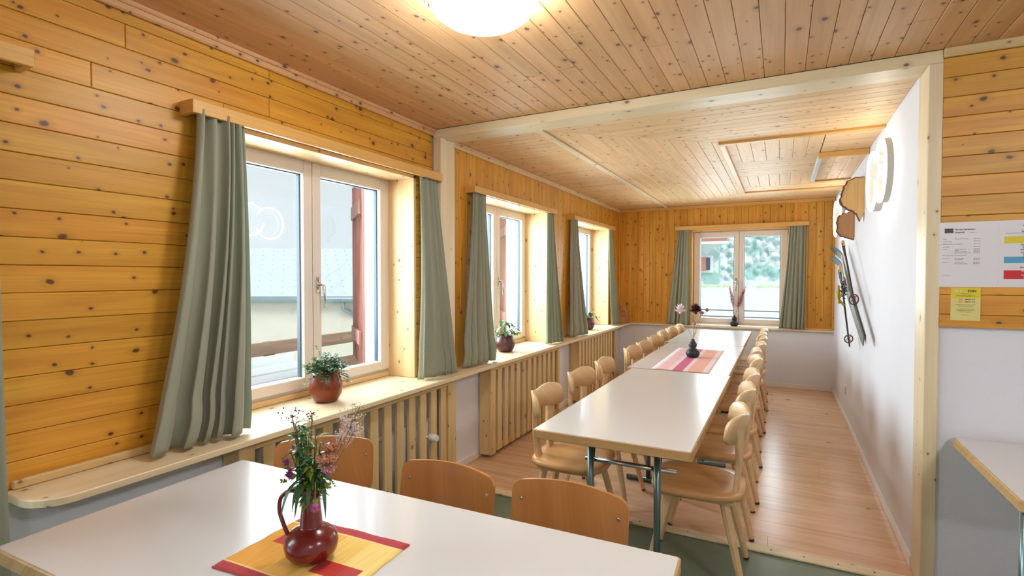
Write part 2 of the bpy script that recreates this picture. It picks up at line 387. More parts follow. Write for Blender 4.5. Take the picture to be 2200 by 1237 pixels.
def copy_thing(src, loc, rot, label=None):
    c = src.copy(); COL.objects.link(c); c.location = loc; c.rotation_euler = (0, 0, rot)
    if label: c['label'] = label
    for ch in src.children:
        d = ch.copy(); COL.objects.link(d); d.parent = c
        for g in ch.children:
            e = g.copy(); COL.objects.link(e); e.parent = d
    return c
def boxes(name, mat, parent, lst, kind=None, c=0, world=True):
    mb = MB()
    for b in lst: mb.box(*b, c=c)
    return mb.build(name, mat, parent, kind, world)

# ------------------------------------------------------------ room dimensions (metres)
XF, XA = -2.17, -2.14            # finished faces of the left wall: front room, far room
YP, YF = 2.985, 7.60             # plane of the opening, far wall
XR = .595                        # right wall of the far room
ZF, ZA = 2.47, 2.43              # ceilings
ZS = .77                         # top of window shelf
WX = -2.40                       # inner face of the left windows
WINS = [(1.45, 2.79), (3.65, 4.93), (5.79, 7.07)]
WZ0, WZ1 = .775, 2.12
fx = lambda X, s=1: (lambda u, v, n: (X+s*n, u, v))       # wall facing +x: u along y
# left wall: masonry with holes
def wall_x(mb, x0, x1, y0, y1, z0, z1, holes):
    ys = sorted(set([y0, y1]+[h[0] for h in holes]+[h[1] for h in holes]))
    for a, b in zip(ys, ys[1:]):
        hs = [h for h in holes if h[0] <= a+1e-6 and h[1] >= b-1e-6]
        if not hs: mb.box(x0, x1, a, b, z0, z1)
        else:
            mb.box(x0, x1, a, b, z0, hs[0][2]); mb.box(x0, x1, a, b, hs[0][3], z1)
mb = MB()
hs = [(y0, y1, ZS-.028, WZ1) for y0, y1 in WINS]
wall_x(mb, -2.62, XF-.012, -2.6, YP+.17, 0, 2.6, [(-.95, .50, .02, 2.1), hs[0]])
wall_x(mb, -2.62, XA-.012, YP+.17, 7.75, 0, 2.6, hs[1:])
wl = mb.build('wall_left', M['plaster'], kind='structure')
wall_lo = MB(); 
wall_lo.box(XF-.012, XA, .50, YF, 0, ZS-.027)
wall_lo.build('plaster_apron', M['plaster'], wl)
# panelling, front room: horizontal boards
rb = random.Random(3)
mb = MB(); boards(mb, (-2.6, YP, ZS, ZF), True, .09, fx(XF-.007), off=1.486-.9, joints=2.3, holes=[(WINS[0][0], WINS[0][1], ZS, WZ1), (-.95, .50, 0, 2.1)], rnd=rb)
mb.build('panelling', M['goldY'], wl)
boxes('panel_backing', M['back'], wl, [(XF-.012, XF-.006, .505, 1.45, ZS, ZF), (XF-.012, XF-.006, 1.45, 2.79, WZ1, ZF), (XF-.012, XF-.006, 2.79, YP, ZS, ZF), (XF-.012, XF-.006, -2.6, -.955, 0, ZF), (XF-.012, XF-.006, -.95, .5, 2.1, ZF)], world=False)
# panelling, far room: vertical boards
mb = MB(); boards(mb, (YP+.17, YF, ZS, ZA), False, .088, fx(XA-.007), off=3.287, holes=[(WINS[1][0], WINS[1][1], ZS, WZ1), (WINS[2][0], WINS[2][1], ZS, WZ1)])
mb.build('panelling', M['goldZ'], wl)
mb = MB(); wall_x(mb, XA-.012, XA-.006, YP, YF, ZS, ZA, [(WINS[1][0], WINS[1][1], ZS, WZ1), (WINS[2][0], WINS[2][1], ZS, WZ1)]); mb.build('panel_backing', M['back'], wl)
# far wall
FW = (-1.11, .10, .775, 2.08)
wf = boxes('wall_far', M['plaster'], None, [(-2.62, FW[0], YF, YF+.2, 0, 2.6), (FW[1], .8, YF, YF+.2, 0, 2.6), (FW[0], FW[1], YF, YF+.2, 0, ZS-.01), (FW[0], FW[1], YF, YF+.2, FW[3], 2.6)], 'structure')
mb = MB(); boards(mb, (XA, XR, ZS, ZA), False, .0865, lambda u, v, n: (u, YF-.014-n, v), off=-1.944, holes=[(FW[0], FW[1], ZS, FW[3])])
mb.build('panelling', M['goldZ'], wf)
boxes('panel_backing', M['back'], wf, [(XA, FW[0], YF-.015, YF+.001, ZS, ZA), (FW[1], XR, YF-.015, YF+.001, ZS, ZA), (FW[0], FW[1], YF-.015, YF+.001, FW[3], ZA)])
# right wall of the far room, and the wall facing us on the right
wr = boxes('wall_right', M['plaster'], None, [(XR, .8, 3.12, YF, 0, 2.6)], 'structure')
wn_ = boxes('wall_notice', M['plaster'], None, [(.63, 3.6, YP+.012, 3.14, 0, 2.6)], 'structure')
mb = MB(); boards(mb, (.64, 3.6, 1.24, ZF-.03), True, .0885, lambda u, v, n: (u, YP+.007-n, v), off=1.24+.038, joints=2.6, rnd=rb)
mb.build('panelling', M['goldX'], wn_)
boxes('panel_backing', M['back'], wn_, [(.64, 3.6, YP+.006, YP+.014, 1.235, ZF)])
boxes('bottom_strip', M['goldX'], wn_, [(.64, 3.6, YP-.008, YP+.008, 1.222, 1.243)])
boxes('wall_back', M['plaster'], None, [(-2.62, 3.8, -2.8, -2.6, 0, 2.6)], 'structure')
boxes('wall_east', M['plaster'], None, [(3.6, 3.8, -2.6, 3.14, 0, 2.6)], 'structure')
# floors
boxes('floor', M['lino'], None, [(-2.2, 3.6, -2.6, YP+.02, -.1, 0)], 'structure')
fl = boxes('floor_laminate', M['back'], None, [(-2.2, .8, YP+.02, YF+.02, -.1, -.004)], 'structure')
mb = MB(); boards(mb, (XA-.02, XR+.01, YP+.02, YF+.01), True, .192, lambda u, v, n: (u, v, -.004+n), off=YP+.02, depth=.004, gap=.0008, ch=.0005, joints=1.28, rnd=rb)
mb.build('laminate_planks', M['oak'], fl)
th = struct('trim_1', (-.75, YP, 0))
boxes('threshold_strip', M['paleX'], th, [(XA+.0, XR-.005, YP, YP+.072, .0005, .012)], c=.003)
mb = MB()
for x in (-1.9, -1.6, -1.3, -1.0, -.72, -.45, -.18, -.03, .12, .27, .42): mb.lathe([(.0045, 0), (.004, .0012), (.001, .0006)], (x, YP+.036, .012), 8)
mb.build('screw_heads', M['black'], th, world=True)
# ceilings
cf = boxes('ceiling', M['back'], None, [(-2.62, 3.8, -2.8, YP+.02, ZF+.006, 2.62)], 'structure')
mb = MB(); boards(mb, (XF, 3.6, -2.6, YP), False, .0905, lambda u, v, n: (u, v, ZF+.007-n), off=.0065, joints=3.4, rnd=rb)
mb.build('ceiling_boards', M['ceilY'], cf)
ca = boxes('ceiling_alcove', M['back'], None, [(-2.62, .8, YP+.02, YF+.2, ZA+.006, 2.62)], 'structure')
fc = lambda u, v, n: (u, v, ZA+.007-n)
HX0, HY0, HY1 = -.40, 4.13, 6.65
mb = MB()                                                     # boards running across (along x)
boards(mb, (XA, -1.47, YP+.1, YF), True, .088, fc, off=3.2, joints=None)
boards(mb, (-1.43, XR, YP+.1, HY0), True, .088, fc, off=3.2, clips=[(-.86, 1, 3.22+.86*1.45)])
boards(mb, (-1.43, XR, HY1, YF), True, .088, fc, off=3.2, clips=[(-.80, -1, -(6.65)+.80*.40)])
boards(mb, (HX0, .27, 4.92, 5.62), True, .088, fc, off=3.2)
boards(mb, (HX0, XR, 6.30, HY1), True, .088, fc, off=3.2); boards(mb, (.27, XR, HY0, 4.8), True, .088*4, fc, off=4.1)
mb.build('cross_boards', M['ceilpX'], ca)
mb = MB()                                                     # boards running away (along y)
boards(mb, (-1.43, HX0, YP+.1, YF), False, .088, fc, off=-1.43, joints=2.4, rnd=rb, clips=[(.86, -1, -(3.22+.86*1.45)), (.80, 1, 6.65-.80*.40)])
boards(mb, (HX0, .27, HY0, 4.92), False, .095, fc, off=HX0); boards(mb, (HX0, .27, 5.62, 6.30), False, .095, fc, off=HX0)
boards(mb, (.27, XR, 4.8, 6.30), False, .11, fc, off=.27)
mb.build('length_boards', M['ceilpY'], ca)
boxes('dividing_batten', M['paleY'], ca, [(-1.475, -1.425, YP+.1, YF, ZA-.012, ZA+.002)], c=.003)
boxes('panel_batten', M['pelmY'], ca, [(HX0-.02, HX0+.025, HY0, HY1, ZA-.018, ZA+.002)], c=.004)
boxes('panel_batten', M['pelmX'], ca, [(HX0-.02, XR, HY0-.025, HY0+.02, ZA-.018, ZA+.002), (HX0-.02, XR, HY1-.01, HY1+.02, ZA-.014, ZA+.002)], c=.004)
ht = thing('ceiling_hatch', 'small framed wooden hatch panel in the far ceiling beside the white wall', 'hatch', (.43, 5.4, ZA))
boxes('hatch_frame', M['pelmX'], ht, [(.255, XR, 4.79, 4.83, ZA-.045, ZA)], c=.004); boxes('hatch_frame', M['pelmX'], ht, [(.255, XR, 6.0, 6.03, ZA-.04, ZA)], c=.004)
boxes('hatch_frame', M['deck'], ht, [(.255, .29, 4.831, 5.999, ZA-.04, ZA)], c=.004)
mb = MB(); boards(mb, (.29, XR, 4.83, 6.0), False, .095, lambda u, v, n: (u, v, ZA-.018-n), off=.29); mb.build('hatch_panel', M['ceilpY'], ht, world=True)
# cornices
def cornice(name, mat, lst, parent):
    return boxes(name, mat, parent, lst, c=.006)
t2 = struct('trim_2', (XF, 0, ZF))
cornice('cornice', M['ceilY'], [(XF, XF+.022, -2.6, YP, ZF-.045, ZF)], t2); cornice('cornice', M['ceilY'], [(XF, XF+.036, -2.6, YP, ZF-.02, ZF)], t2)
t3 = struct('trim_3', (XA, 4, ZA))
cornice('cornice', M['revealY'], [(XA, XA+.02, YP+.17, YF, ZA-.042, ZA)], t3); cornice('cornice', M['revealY'], [(XA, XA+.034, YP+.17, YF, ZA-.018, ZA)], t3)
t4 = struct('trim_4', (0, YF, ZA)); YB = YF-.021
cornice('cornice', M['pelmX'], [(XA, XR, YB-.02, YB, ZA-.042, ZA)], t4); cornice('cornice', M['pelmX'], [(XA, XR, YB-.032, YB, ZA-.018, ZA)], t4)
t5 = struct('trim_5', (2, YP, ZF))
cornice('cornice', M['slatX'], [(.64, 3.6, YP-.022, YP, ZF-.042, ZF)], t5)
boxes('corner_batten', M['goldZ'], struct('trim_6', (XR, YB, 1)), [(XR-.02, XR, YB-.018, YB, ZS+.01, ZA-.04)], c=.003)
boxes('corner_batten', M['goldZ'], struct('trim_7', (XA, YB, 1)), [(XA, XA+.02, YB-.02, YB, ZS+.01, ZA-.04)], c=.004)
boxes('foot_batten', M['slatY'], struct('trim_8', (XF, 1, ZS)), [(XF, XF+.02, .72, 1.449, ZS+.001, ZS+.03), (XF, XF+.02, 2.80, YP, ZS+.001, ZS+.03)], c=.004)
boxes('foot_batten', M['pelmX'], struct('trim_9', (0, YB, ZS)), [(XA+.021, FW[0]-.001, YB-.014, YB, ZS+.001, ZS+.02), (FW[1]+.001, XR-.021, YB-.014, YB, ZS+.001, ZS+.02)], c=.003)
# frame round the opening between the two rooms
of = struct('trim_10', (-.75, YP, 0))
boxes('header', M['paleX'], of, [(-2.165, .642, YP-.001, YP+.175, 2.412, ZF-.001)], c=.003)
boxes('post', M['paleZ'], of, [(-2.165, -2.10, YP-.001, YP+.172, ZS+.001, 2.4115)], c=.003)
boxes('post', M['paleZ'], of, [(.588, .642, YP-.001, YP+.185, .0005, 2.4115)], c=.003)
# baseboards
boxes('baseboard_right', M['white'], None, [(XR-.012, XR, 3.172, YF, .0005, .06)], 'structure', c=.003)
boxes('baseboard_far', M['white'], None, [(XA, XR-.0125, YF-.014, YF-.001, .0005, .06)], 'structure', c=.003)
boxes('baseboard_left', M['white'], None, [(XA, XA+.012, 3.05, 3.53, .0005, .06), (XA, XA+.012, 4.98, 5.55, .0005, .06), (XA, XA+.012, 7.04, YF-.015, .0005, .06)], 'structure', c=.003)
boxes('baseboard_front', M['white'], None, [(.643, 3.6, YP, YP+.011, .0005, .06)], 'structure', c=.003)

# ------------------------------------------------------------ windows
def window(name, u0, u1, z0, z1, f, side=1, left_hinge=True, low=.03):
    """two-leaf window; f maps (u, v, n) with n towards the room"""
    c = f((u0+u1)/2, z0, 0); w = struct(name, c)
    def mk(nm, mat, lst, par=w, ch=.004):
        mb = MB()
        for (a, b, p, q, n0, n1) in lst:
            pts = [f(a, p, n0), f(b, q, n1)]
            mb.box(pts[0][0], pts[1][0], pts[0][1], pts[1][1], pts[0][2], pts[1][2], c=ch)
        return mb.build(nm, mat, par, world=True)
    fw = .035
    mk('frame', M['wframe'], [(u0, u0+fw, z0, z1, -.07, 0), (u1-fw, u1, z0, z1, -.07, 0), (u0+fw, u1-fw, z0, z0+.045, -.07, 0), (u0+fw, u1-fw, z1-fw, z1, -.07, 0)])
    um = (u0+u1)/2
    mk('meeting_bar', M['wframe'], [(um-.02, um+.02, z0+.04, z1-.03, -.052, -.0405)])
    for k, (a, b) in enumerate(((u0+.02, um-.002), (um+.002, u1-.02))):
        sa, sb, st, sl = .085, .06, .075, .06
        if k == 1: sa, sb = .06, .085
        zz0, zz1 = z0+.03, z1-.02; n1 = .018
        fr = mk('sash', M['wframe'], [(a, a+sa, zz0, zz1, -.04, n1), (b-sb, b, zz0, zz1, -.04, n1), (a+sa, b-sb, zz0, zz0+sl, -.04, n1), (a+sa, b-sb, zz1-st, zz1, -.04, n1)])
        ga, gb, g0, g1 = a+sa, b-sb, zz0+sl, zz1-st
        mb = MB(); 
        vs = [f(x, y, n) for n in (-.022, -.028) for x, y in ((ga, g0), (gb, g0), (gb, g1), (ga, g1))]
        mb.add(vs, [(0, 1, 2, 3), (7, 6, 5, 4)]); p = mb.build('pane', M['glass'], fr, world=True)
        mk('glazing_seal', M['seal'], [(ga, ga+.007, g0, g1, -.035, -.012), (gb-.007, gb, g0, g1, -.035, -.012), (ga, gb, g1-.006, g1, -.035, -.012)], fr, 0)
    hu = um+.035*side; zc = z0+(z1-z0)*.46; mb = MB()
    mb.tube([f(hu, zc-.045, .0195), f(hu, zc+.045, .0195)], .014, 10, flat=.35, up=tuple(Vector(f(0, 0, 1))-Vector(f(0, 0, 0))))
    h = mb.build('handle_plate', M['chrome'], w, world=True)
    mb = MB(); mb.tube([f(hu, zc, .02), f(hu, zc, .055), f(hu, zc-.01, .066), f(hu, zc-.13, .07)], [.008, .008, .010, .008], 10)
    mb.build('handle', M['chrome'], w, world=True)
    mb = MB()
    for zz in (z0+.13, z1-.12): mb.tube([f(u1-.014, zz-.03, .022), f(u1-.014, zz+.03, .022)], .006, 8); mb.tube([f(u0+.014, zz-.03, .022), f(u0+.014, zz+.03, .022)], .006, 8)
    mb.build('hinges', M['wframe'], w, world=True)
    return w
for i, (y0, y1) in enumerate(WINS):
    X = XF if i == 0 else XA
    w = window('window_%d' % (i+1), y0, y1, WZ0+.012, WZ1, fx(WX), 1)
    # wooden lining of the deep reveal
    boxes('reveal_lining', M['revealZ'], w, [(WX+.001, X+.004, y1-.022, y1, ZS+.001, WZ1-.001)], c=.002)
    boxes('reveal_lining', M['revealZ'], w, [(WX+.001, X+.004, y0, y0+.022, ZS+.001, WZ1-.001)], c=.002)
    boxes('reveal_lining', M['revealY'], w, [(WX+.001, X+.004, y0, y1, WZ1-.022, WZ1)], c=.002)
    boxes('sill_batten', M['revealY'], w, [(WX+.001, WX+.022, y0+.023, y1-.023, ZS+.001, ZS+.03)], c=.003)
w4 = window('window_4', FW[0], FW[1], FW[2]+.005, FW[3], lambda u, v, n: (u, YF+.10-n, v), -1)
boxes('reveal_lining', M['pelmZ'], w4, [(FW[0]-.02, FW[0]+.012, YF-.022, YF+.0995, ZS+.001, FW[3])], c=.002)
boxes('reveal_lining', M['pelmZ'], w4, [(FW[1]-.006, FW[1]+.02, YF-.022, YF+.0995, ZS+.001, FW[3])], c=.002)
boxes('reveal_lining', M['pelmX'], w4, [(FW[0]-.02, FW[1]+.02, YF-.022, YF+.0995, FW[3]-.008, FW[3]+.018)], c=.002)
# balcony door further left, behind the long curtain
window('window_5', -.95, .50, .02, 2.1, fx(WX), 1)

# ------------------------------------------------------------ window shelf round the room
sh = thing('window_shelf', 'long pale spruce shelf running under the windows on the left and round the far wall', 'shelf', (-2.05, 4, ZS))
pts = [(XF, .70), (-2.06, .70)]+[(-2.06+.11*sin(a), .81-.11*cos(a)) for a in [R(15*k) for k in range(1, 6)]]+[(-1.95, .81), (-1.95, YF-.04), (XR-.0005, YF-.04), (XR-.0005, YF-.0145), (XF, YF-.0145)]
mb = MB(); mb.prism(pts, ZS-.026, ZS, ch=.003); mb.build('shelf_board', M['paleY'], sh, world=True)
for i, (y0, y1) in enumerate(WINS):
    boxes('reveal_board', M['paleY'], sh, [(WX, XF+.0045, y0, y1, ZS-.026, ZS-.0004)])
boxes('reveal_board', M['paleX'], sh, [(FW[0]+.01, FW[1], YF-.0144, YF+.10, ZS-.02, ZS)])

# ------------------------------------------------------------ slatted radiator covers and radiators
def cover(y0, y1, label, first, rlabel):
    t = thing('radiator_cover', label, 'radiator cover', (-2.03, (y0+y1)/2, 0), 0, 'slatted covers under the shelf')
    xf, zt, zb = -2.02, ZS-.028, .03
    for q in (y0, y1-.02): boxes('side_panel', M['slatZ'], t, [(XA+.013, xf-.0205, q, q+.02, zb, zt)])
    boxes('top_rail', M['slatY'], t, [(xf-.042, xf-.0205, y0+.021, y1-.021, zt-.05, zt)], c=.002)
    boxes('bottom_rail', M['slatY'], t, [(xf-.042, xf-.0205, y0+.021, y1-.021, .03, .09)], c=.002)
    boxes('stile', M['slatZ'], t, [(xf-.02, xf, y0, y0+.075, zb, zt-.001)], c=.002)
    boxes('stile', M['slatZ'], t, [(xf-.02, xf, y1-.095 if y1 < 3.2 else y1-.05, y1, zb, zt-.001)], c=.002)
    boxes('front_rail', M['slatY'], t, [(xf-.02, xf, y0+.076, y1-.096 if y1 < 3.2 else y1-.051, zt-.045, zt-.001)], c=.002)
    y = y0+.115; sp = .1125
    while y+.058 < y1-.06:
        boxes('slat', M['slatZ'], t, [(xf-.02, xf, y, y+.064, .04, zt-.046)], c=.002); y += sp
    r = thing('radiator', rlabel, 'radiator', (-2.1, (y0+y1)/2, .1), 0, 'radiators behind the slats')
    mb = MB(); yy = y0+.16
    while yy < y1-.16:
        mb.tube([(-2.094, yy, .12), (-2.094, yy, .50)], .017, 8); yy += .05
    mb.tube([(-2.094, y0+.12, .13), (-2.094, y1-.12, .13)], .014, 8); mb.tube([(-2.094, y0+.12, .49), (-2.094, y1-.12, .49)], .014, 8)
    mb.build('radiator_columns', M['white'], r, world=True)
    return t, r
cv = [(1.40, 3.045, 'slatted pale wood radiator cover behind the near table', 'white ribbed radiator behind the slats nearest the camera'),
      (3.545, 4.97, 'slatted pale wood radiator cover under the middle left window', 'white ribbed radiator behind the slats under the middle left window'),
      (5.56, 7.03, 'slatted pale wood radiator cover under the left window nearest the far corner', 'white ribbed radiator behind the slats nearest the far corner')]
for i, (a, b, l, rl) in enumerate(cv):
    t, r = cover(a, b, l, i == 0, rl)
    if i == 0:
        mb = MB(); mb.tube([(-2.09, 2.74, .40), (-2.03, 2.74, .40)], .010, 10); mb.build('valve_stem', M['chrome'], r, world=True)
        mb = MB(); mb.tube([(-2.03, 2.74, .40), (-2.025, 2.74, .40), (-1.99, 2.74, .40), (-1.965, 2.74, .40)], [.018, .024, .025, .021], 14); mb.build('thermostat_knob', M['white'], r, world=True)

# ------------------------------------------------------------ pelmets
def pelmet(y0, y1, X, label, z0=2.103, z1=2.157, d=.09):
    t = thing('curtain_pelmet', label, 'pelmet', (X, (y0+y1)/2, z0), 0)
    boxes('front_board', M['pelmY'], t, [(X+d-.02, X+d, y0, y1, z0, z1)], c=.002)
    boxes('end_board', M['pelmX'], t, [(X, X+d-.0205, y0, y0+.02, z0, z1)], c=.001); boxes('end_board', M['pelmX'], t, [(X, X+d-.0205, y1-.02, y1, z0, z1)], c=.001)
    boxes('top_board', M['pelmY'], t, [(X, X+d-.0205, y0+.0205, y1-.0205, z1-.014, z1)])
    boxes('curtain_rail', M['white'], t, [(X+.035, X+.055, y0+.021, y1-.021, z1-.026, z1-.0145)])
    return t
pelmet(-1.2, .77, XF, 'wooden curtain pelmet cut off by the left edge of the picture')
pelmet(1.262, 2.978, XF, 'long wooden curtain pelmet over the large front window')
pelmet(3.355, 4.98, XA, 'wooden curtain pelmet over the middle left window', 2.085, 2.134)
pelmet(5.49, 7.08, XA, 'wooden curtain pelmet over the left window nearest the far corner', 2.085, 2.134)
t = thing('curtain_pelmet', 'wooden curtain pelmet over the far end window', 'pelmet', (-.5, YB, 2.09), 0)
boxes('front_board', M['pelmX'], t, [(-1.315, .31, YB-.09, YB-.07, 2.088, 2.14)], c=.002)
boxes('end_board', M['pelmY'], t, [(-1.315, -1.295, YB-.0695, YB, 2.088, 2.14)], c=.001); boxes('end_board', M['pelmY'], t, [(.29, .31, YB-.0695, YB, 2.088, 2.14)], c=.001)
boxes('top_board', M['pelmX'], t, [(-1.2945, .2895, YB-.0695, YB, 2.126, 2.14)])

# ------------------------------------------------------------ curtains
def curtain(label, top0, top1, bot0, bot1, zt, zb, nf, seed, nrm, amp_t=.018, amp_b=.035, bulge=.0, kink=.0):
    """wavy cloth between the top line and the bottom line (x,y pairs); nrm points to the room"""
    rr = random.Random(seed); nu, nv = nf*14, 44
    ph = [rr.uniform(0, 6.28) for _ in range(5)]; wv = []
    knots = [0]
    for k in range(nf): knots.append(knots[-1]+rr.uniform(.55, 1.45))
    knots = [k/knots[-1] for k in knots]; am = [rr.uniform(.6, 1.25) for _ in range(nf)]
    vs = []
    for j in range(nv+1):
        t = j/nv; z = zt+(zb-zt)*t; e = t**1.25
        for i in range(nu+1):
            s = i/nu
            k = max(q for q in range(nf) if knots[q] <= s+1e-9); q = (s-knots[k])/(knots[k+1]-knots[k])
            f = sin(2*pi*q); f = math.copysign(abs(f)**.8, f)
            a = (amp_t*(1-e)+amp_b*e)*am[k]
            a *= .85+.3*sin(3*t+ph[0]+k*2.1)
            # folds slant a little on the way down
            sx = s+.012*sin(4.2*t+ph[1]+k)+.035*e*sin(2*pi*s+ph[2])
            fold = f*a
            tangential = .5*a*sin(4*pi*q+ph[3])*e
            px = top0[0]+(top1[0]-top0[0])*sx; py = top0[1]+(top1[1]-top0[1])*sx
            qx = bot0[0]+(bot1[0]-bot0[0])*sx; qy = bot0[1]+(bot1[1]-bot0[1])*sx
            x = px+(qx-px)*e; y = py+(qy-py)*e
            out = fold+bulge*sin(pi*t)
            if kink and t > .86: out += kink*sin((t-.86)/.14*pi)*(.6+.4*sin(7*s+ph[4]))
            x += nrm[0]*out+abs(nrm[1])*tangential; y += nrm[1]*out+abs(nrm[0])*tangential
            vs.append((x, y, z))
    mb = MB(); n = nu+1
    mb.add(vs, [(j*n+i, j*n+i+1, (j+1)*n+i+1, (j+1)*n+i) for j in range(nv) for i in range(nu)], True)
    o = mb.build('curtain', M['curt']); tag(o, label, 'curtain')
    # hem, a doubled band a hand above the bottom edge
    m = o.modifiers.new('cloth_thickness', 'SOLIDIFY'); m.thickness = .0022; m.offset = 0
    return o
PX = (1, 0)
curtain('long green curtain hanging to the floor at the left edge of the picture', (-2.09, .30), (-2.05, .655), (-2.03, .25), (-1.92, .668), 2.13, .03, 4, 5, PX, .012, .02)
curtain('wide sage green curtain with deep folds, left side of the large front window', (-2.105, 1.295), (-2.105, 1.50), (-2.07, 1.06), (-2.05, 1.45), 2.125, .785, 5, 17, PX, .030, .042, .03, .02)
curtain('sage green curtain between the large front window and the pale post', (-2.115, 2.765), (-2.115, 2.955), (-2.085, 2.70), (-1.99, 3.02), 2.125, .78, 4, 23, PX, .014, .03, .015, .01)
curtain('sage green curtain on the left side of the middle left window', (-2.085, 3.38), (-2.085, 3.57), (-2.06, 3.19), (-2.02, 3.62), 2.112, .785, 6, 31, PX, .013, .032, .0, .014)
curtain('sage green curtain on the right side of the middle left window', (-2.085, 4.80), (-2.085, 4.95), (-2.06, 4.68), (-2.0, 5.0), 2.112, .778, 5, 42, PX, .013, .026)
curtain('sage green curtain on the left side of the window nearest the far corner', (-2.085, 5.50), (-2.085, 5.66), (-2.065, 5.38), (-2.0, 5.74), 2.112, .78, 5, 53, PX, .013, .028, .0, .012)
curtain('sage green curtain on the right side of the window nearest the far corner', (-2.085, 6.90), (-2.085, 7.05), (-2.06, 6.93), (-2.03, 7.24), 2.112, .778, 5, 64, PX, .013, .024)
NY = (0, -1); yc = YB-.04
curtain('green curtain on the left side of the far end window', (-1.285, yc), (-1.13, yc), (-1.43, yc-.0), (-1.10, yc), 2.122, .778, 5, 75, NY, .012, .022)
curtain('green curtain on the right side of the far end window', (.09, yc), (.285, yc), (.0, yc), (.275, yc), 2.122, .776, 6, 86, NY, .012, .02)

# ------------------------------------------------------------ tables
def rrect(x0, x1, y0, y1, r, n=5):
    o = []
    for cx, cy, a in ((x1-r, y0+r, -90), (x1-r, y1-r, 0), (x0+r, y1-r, 90), (x0+r, y0+r, 180)):
        for k in range(n+1): an = R(a+90*k/n); o.append((cx+r*cos(an), cy+r*sin(an)))
    return o
def table(label, cx, cy, L, Wd, rot, zt=.75, th=.04, group=None, legs=True):
    t = thing('table', label, 'table', (cx, cy, 0), rot, group)
    mb = MB(); mb.prism(rrect(-Wd/2, Wd/2, -L/2, L/2, .012), zt-th, zt-.0012, ch=.0025); mb.build('wood_edge', M['edge'], t)
    mb = MB(); mb.prism(rrect(-Wd/2+.006, Wd/2-.006, -L/2+.006, L/2-.006, .008), zt-.0012, zt); mb.build('laminate_top', M['lam'], t)
    for s in (-1, 1):
        yl = s*(L/2-.27)
        fr = MB(); fr.box(-Wd/2+.10, Wd/2-.10, yl-.02, yl+.02, zt-th-.03, zt-th, c=.003)
        fo = fr.build('leg_frame', M['steel'], t)
        for q in (-1, 1):
            m2 = MB(); m2.tube([(q*.16, yl, .03), (q*.16, yl, zt-th-.028)], .016, 14); m2.build('leg', M['steel'], t)
        m2 = MB(); m2.tube([(-Wd/2+.04, yl, .018), (Wd/2-.04, yl, .018)], .018, 12); m2.build('foot_bar', M['steel'], t)
        for q in (-1, 1):
            m2 = MB(); m2.tube([(q*.16, yl, .54), (q*.16, yl-s*.045, .545)], .011, 10); m2.tube([(q*.16, yl-s*.04, .54), (q*.165, yl-s*.085, .64), (q*.165, yl-s*.11, zt-th-.004)], .006, 8)
            m2.build('folding_stay', M['black'], t)
    for s in (-1, 1):
        yl = s*(L/2-.27)-s*.045; m2 = MB(); m2.tube([(-.20, yl, .545), (.24, yl, .545)], .012, 10); m2.build('cross_bar', M['chrome'], t)
    return t
table('white topped table nearest the opening in the long row, bare', -.655, 3.035, 1.79, .70, 0, group='tables of the long row')
table('white topped table in the middle of the long row, under the pink runner', -.68, 4.79, 1.70, .73, 0, group='tables of the long row')
table('white topped table at the far end of the long row by the end window', -.70, 6.445, 1.59, .76, 0, group='tables of the long row')
def near_table():
    L, Wd = 1.61, .72
    c = (-1.005, .945)
    return table('large cream table with the red jug filling the bottom left foreground', c[0], c[1], L, Wd, R(90-(-1.9))-R(0), th=.038)
near_table()
t = thing('side_table', 'cream topped table against the white wall at the right edge of the picture', 'table', (1.15, 2.59, 0))
mb = MB(); mb.prism(rrect(.69, 1.62, 2.215, 2.965, .015), .69, .7288, ch=.003); mb.build('wood_edge', M['edge'], t, world=True)
mb = MB(); mb.prism(rrect(.697, 1.613, 2.222, 2.958, .012), .7288, .73); mb.build('laminate_top', M['lam'], t, world=True)
for x in (.718, 1.59):
    mb = MB(); mb.tube([(x, 2.243, .002), (x, 2.243, .689)], .019, 16); mb.build('leg', M['steel'], t, world=True)
boxes('wall_batten', M['edge'], t, [(.80, 1.5, 2.94, 2.984, .64, .689)], c=.003)

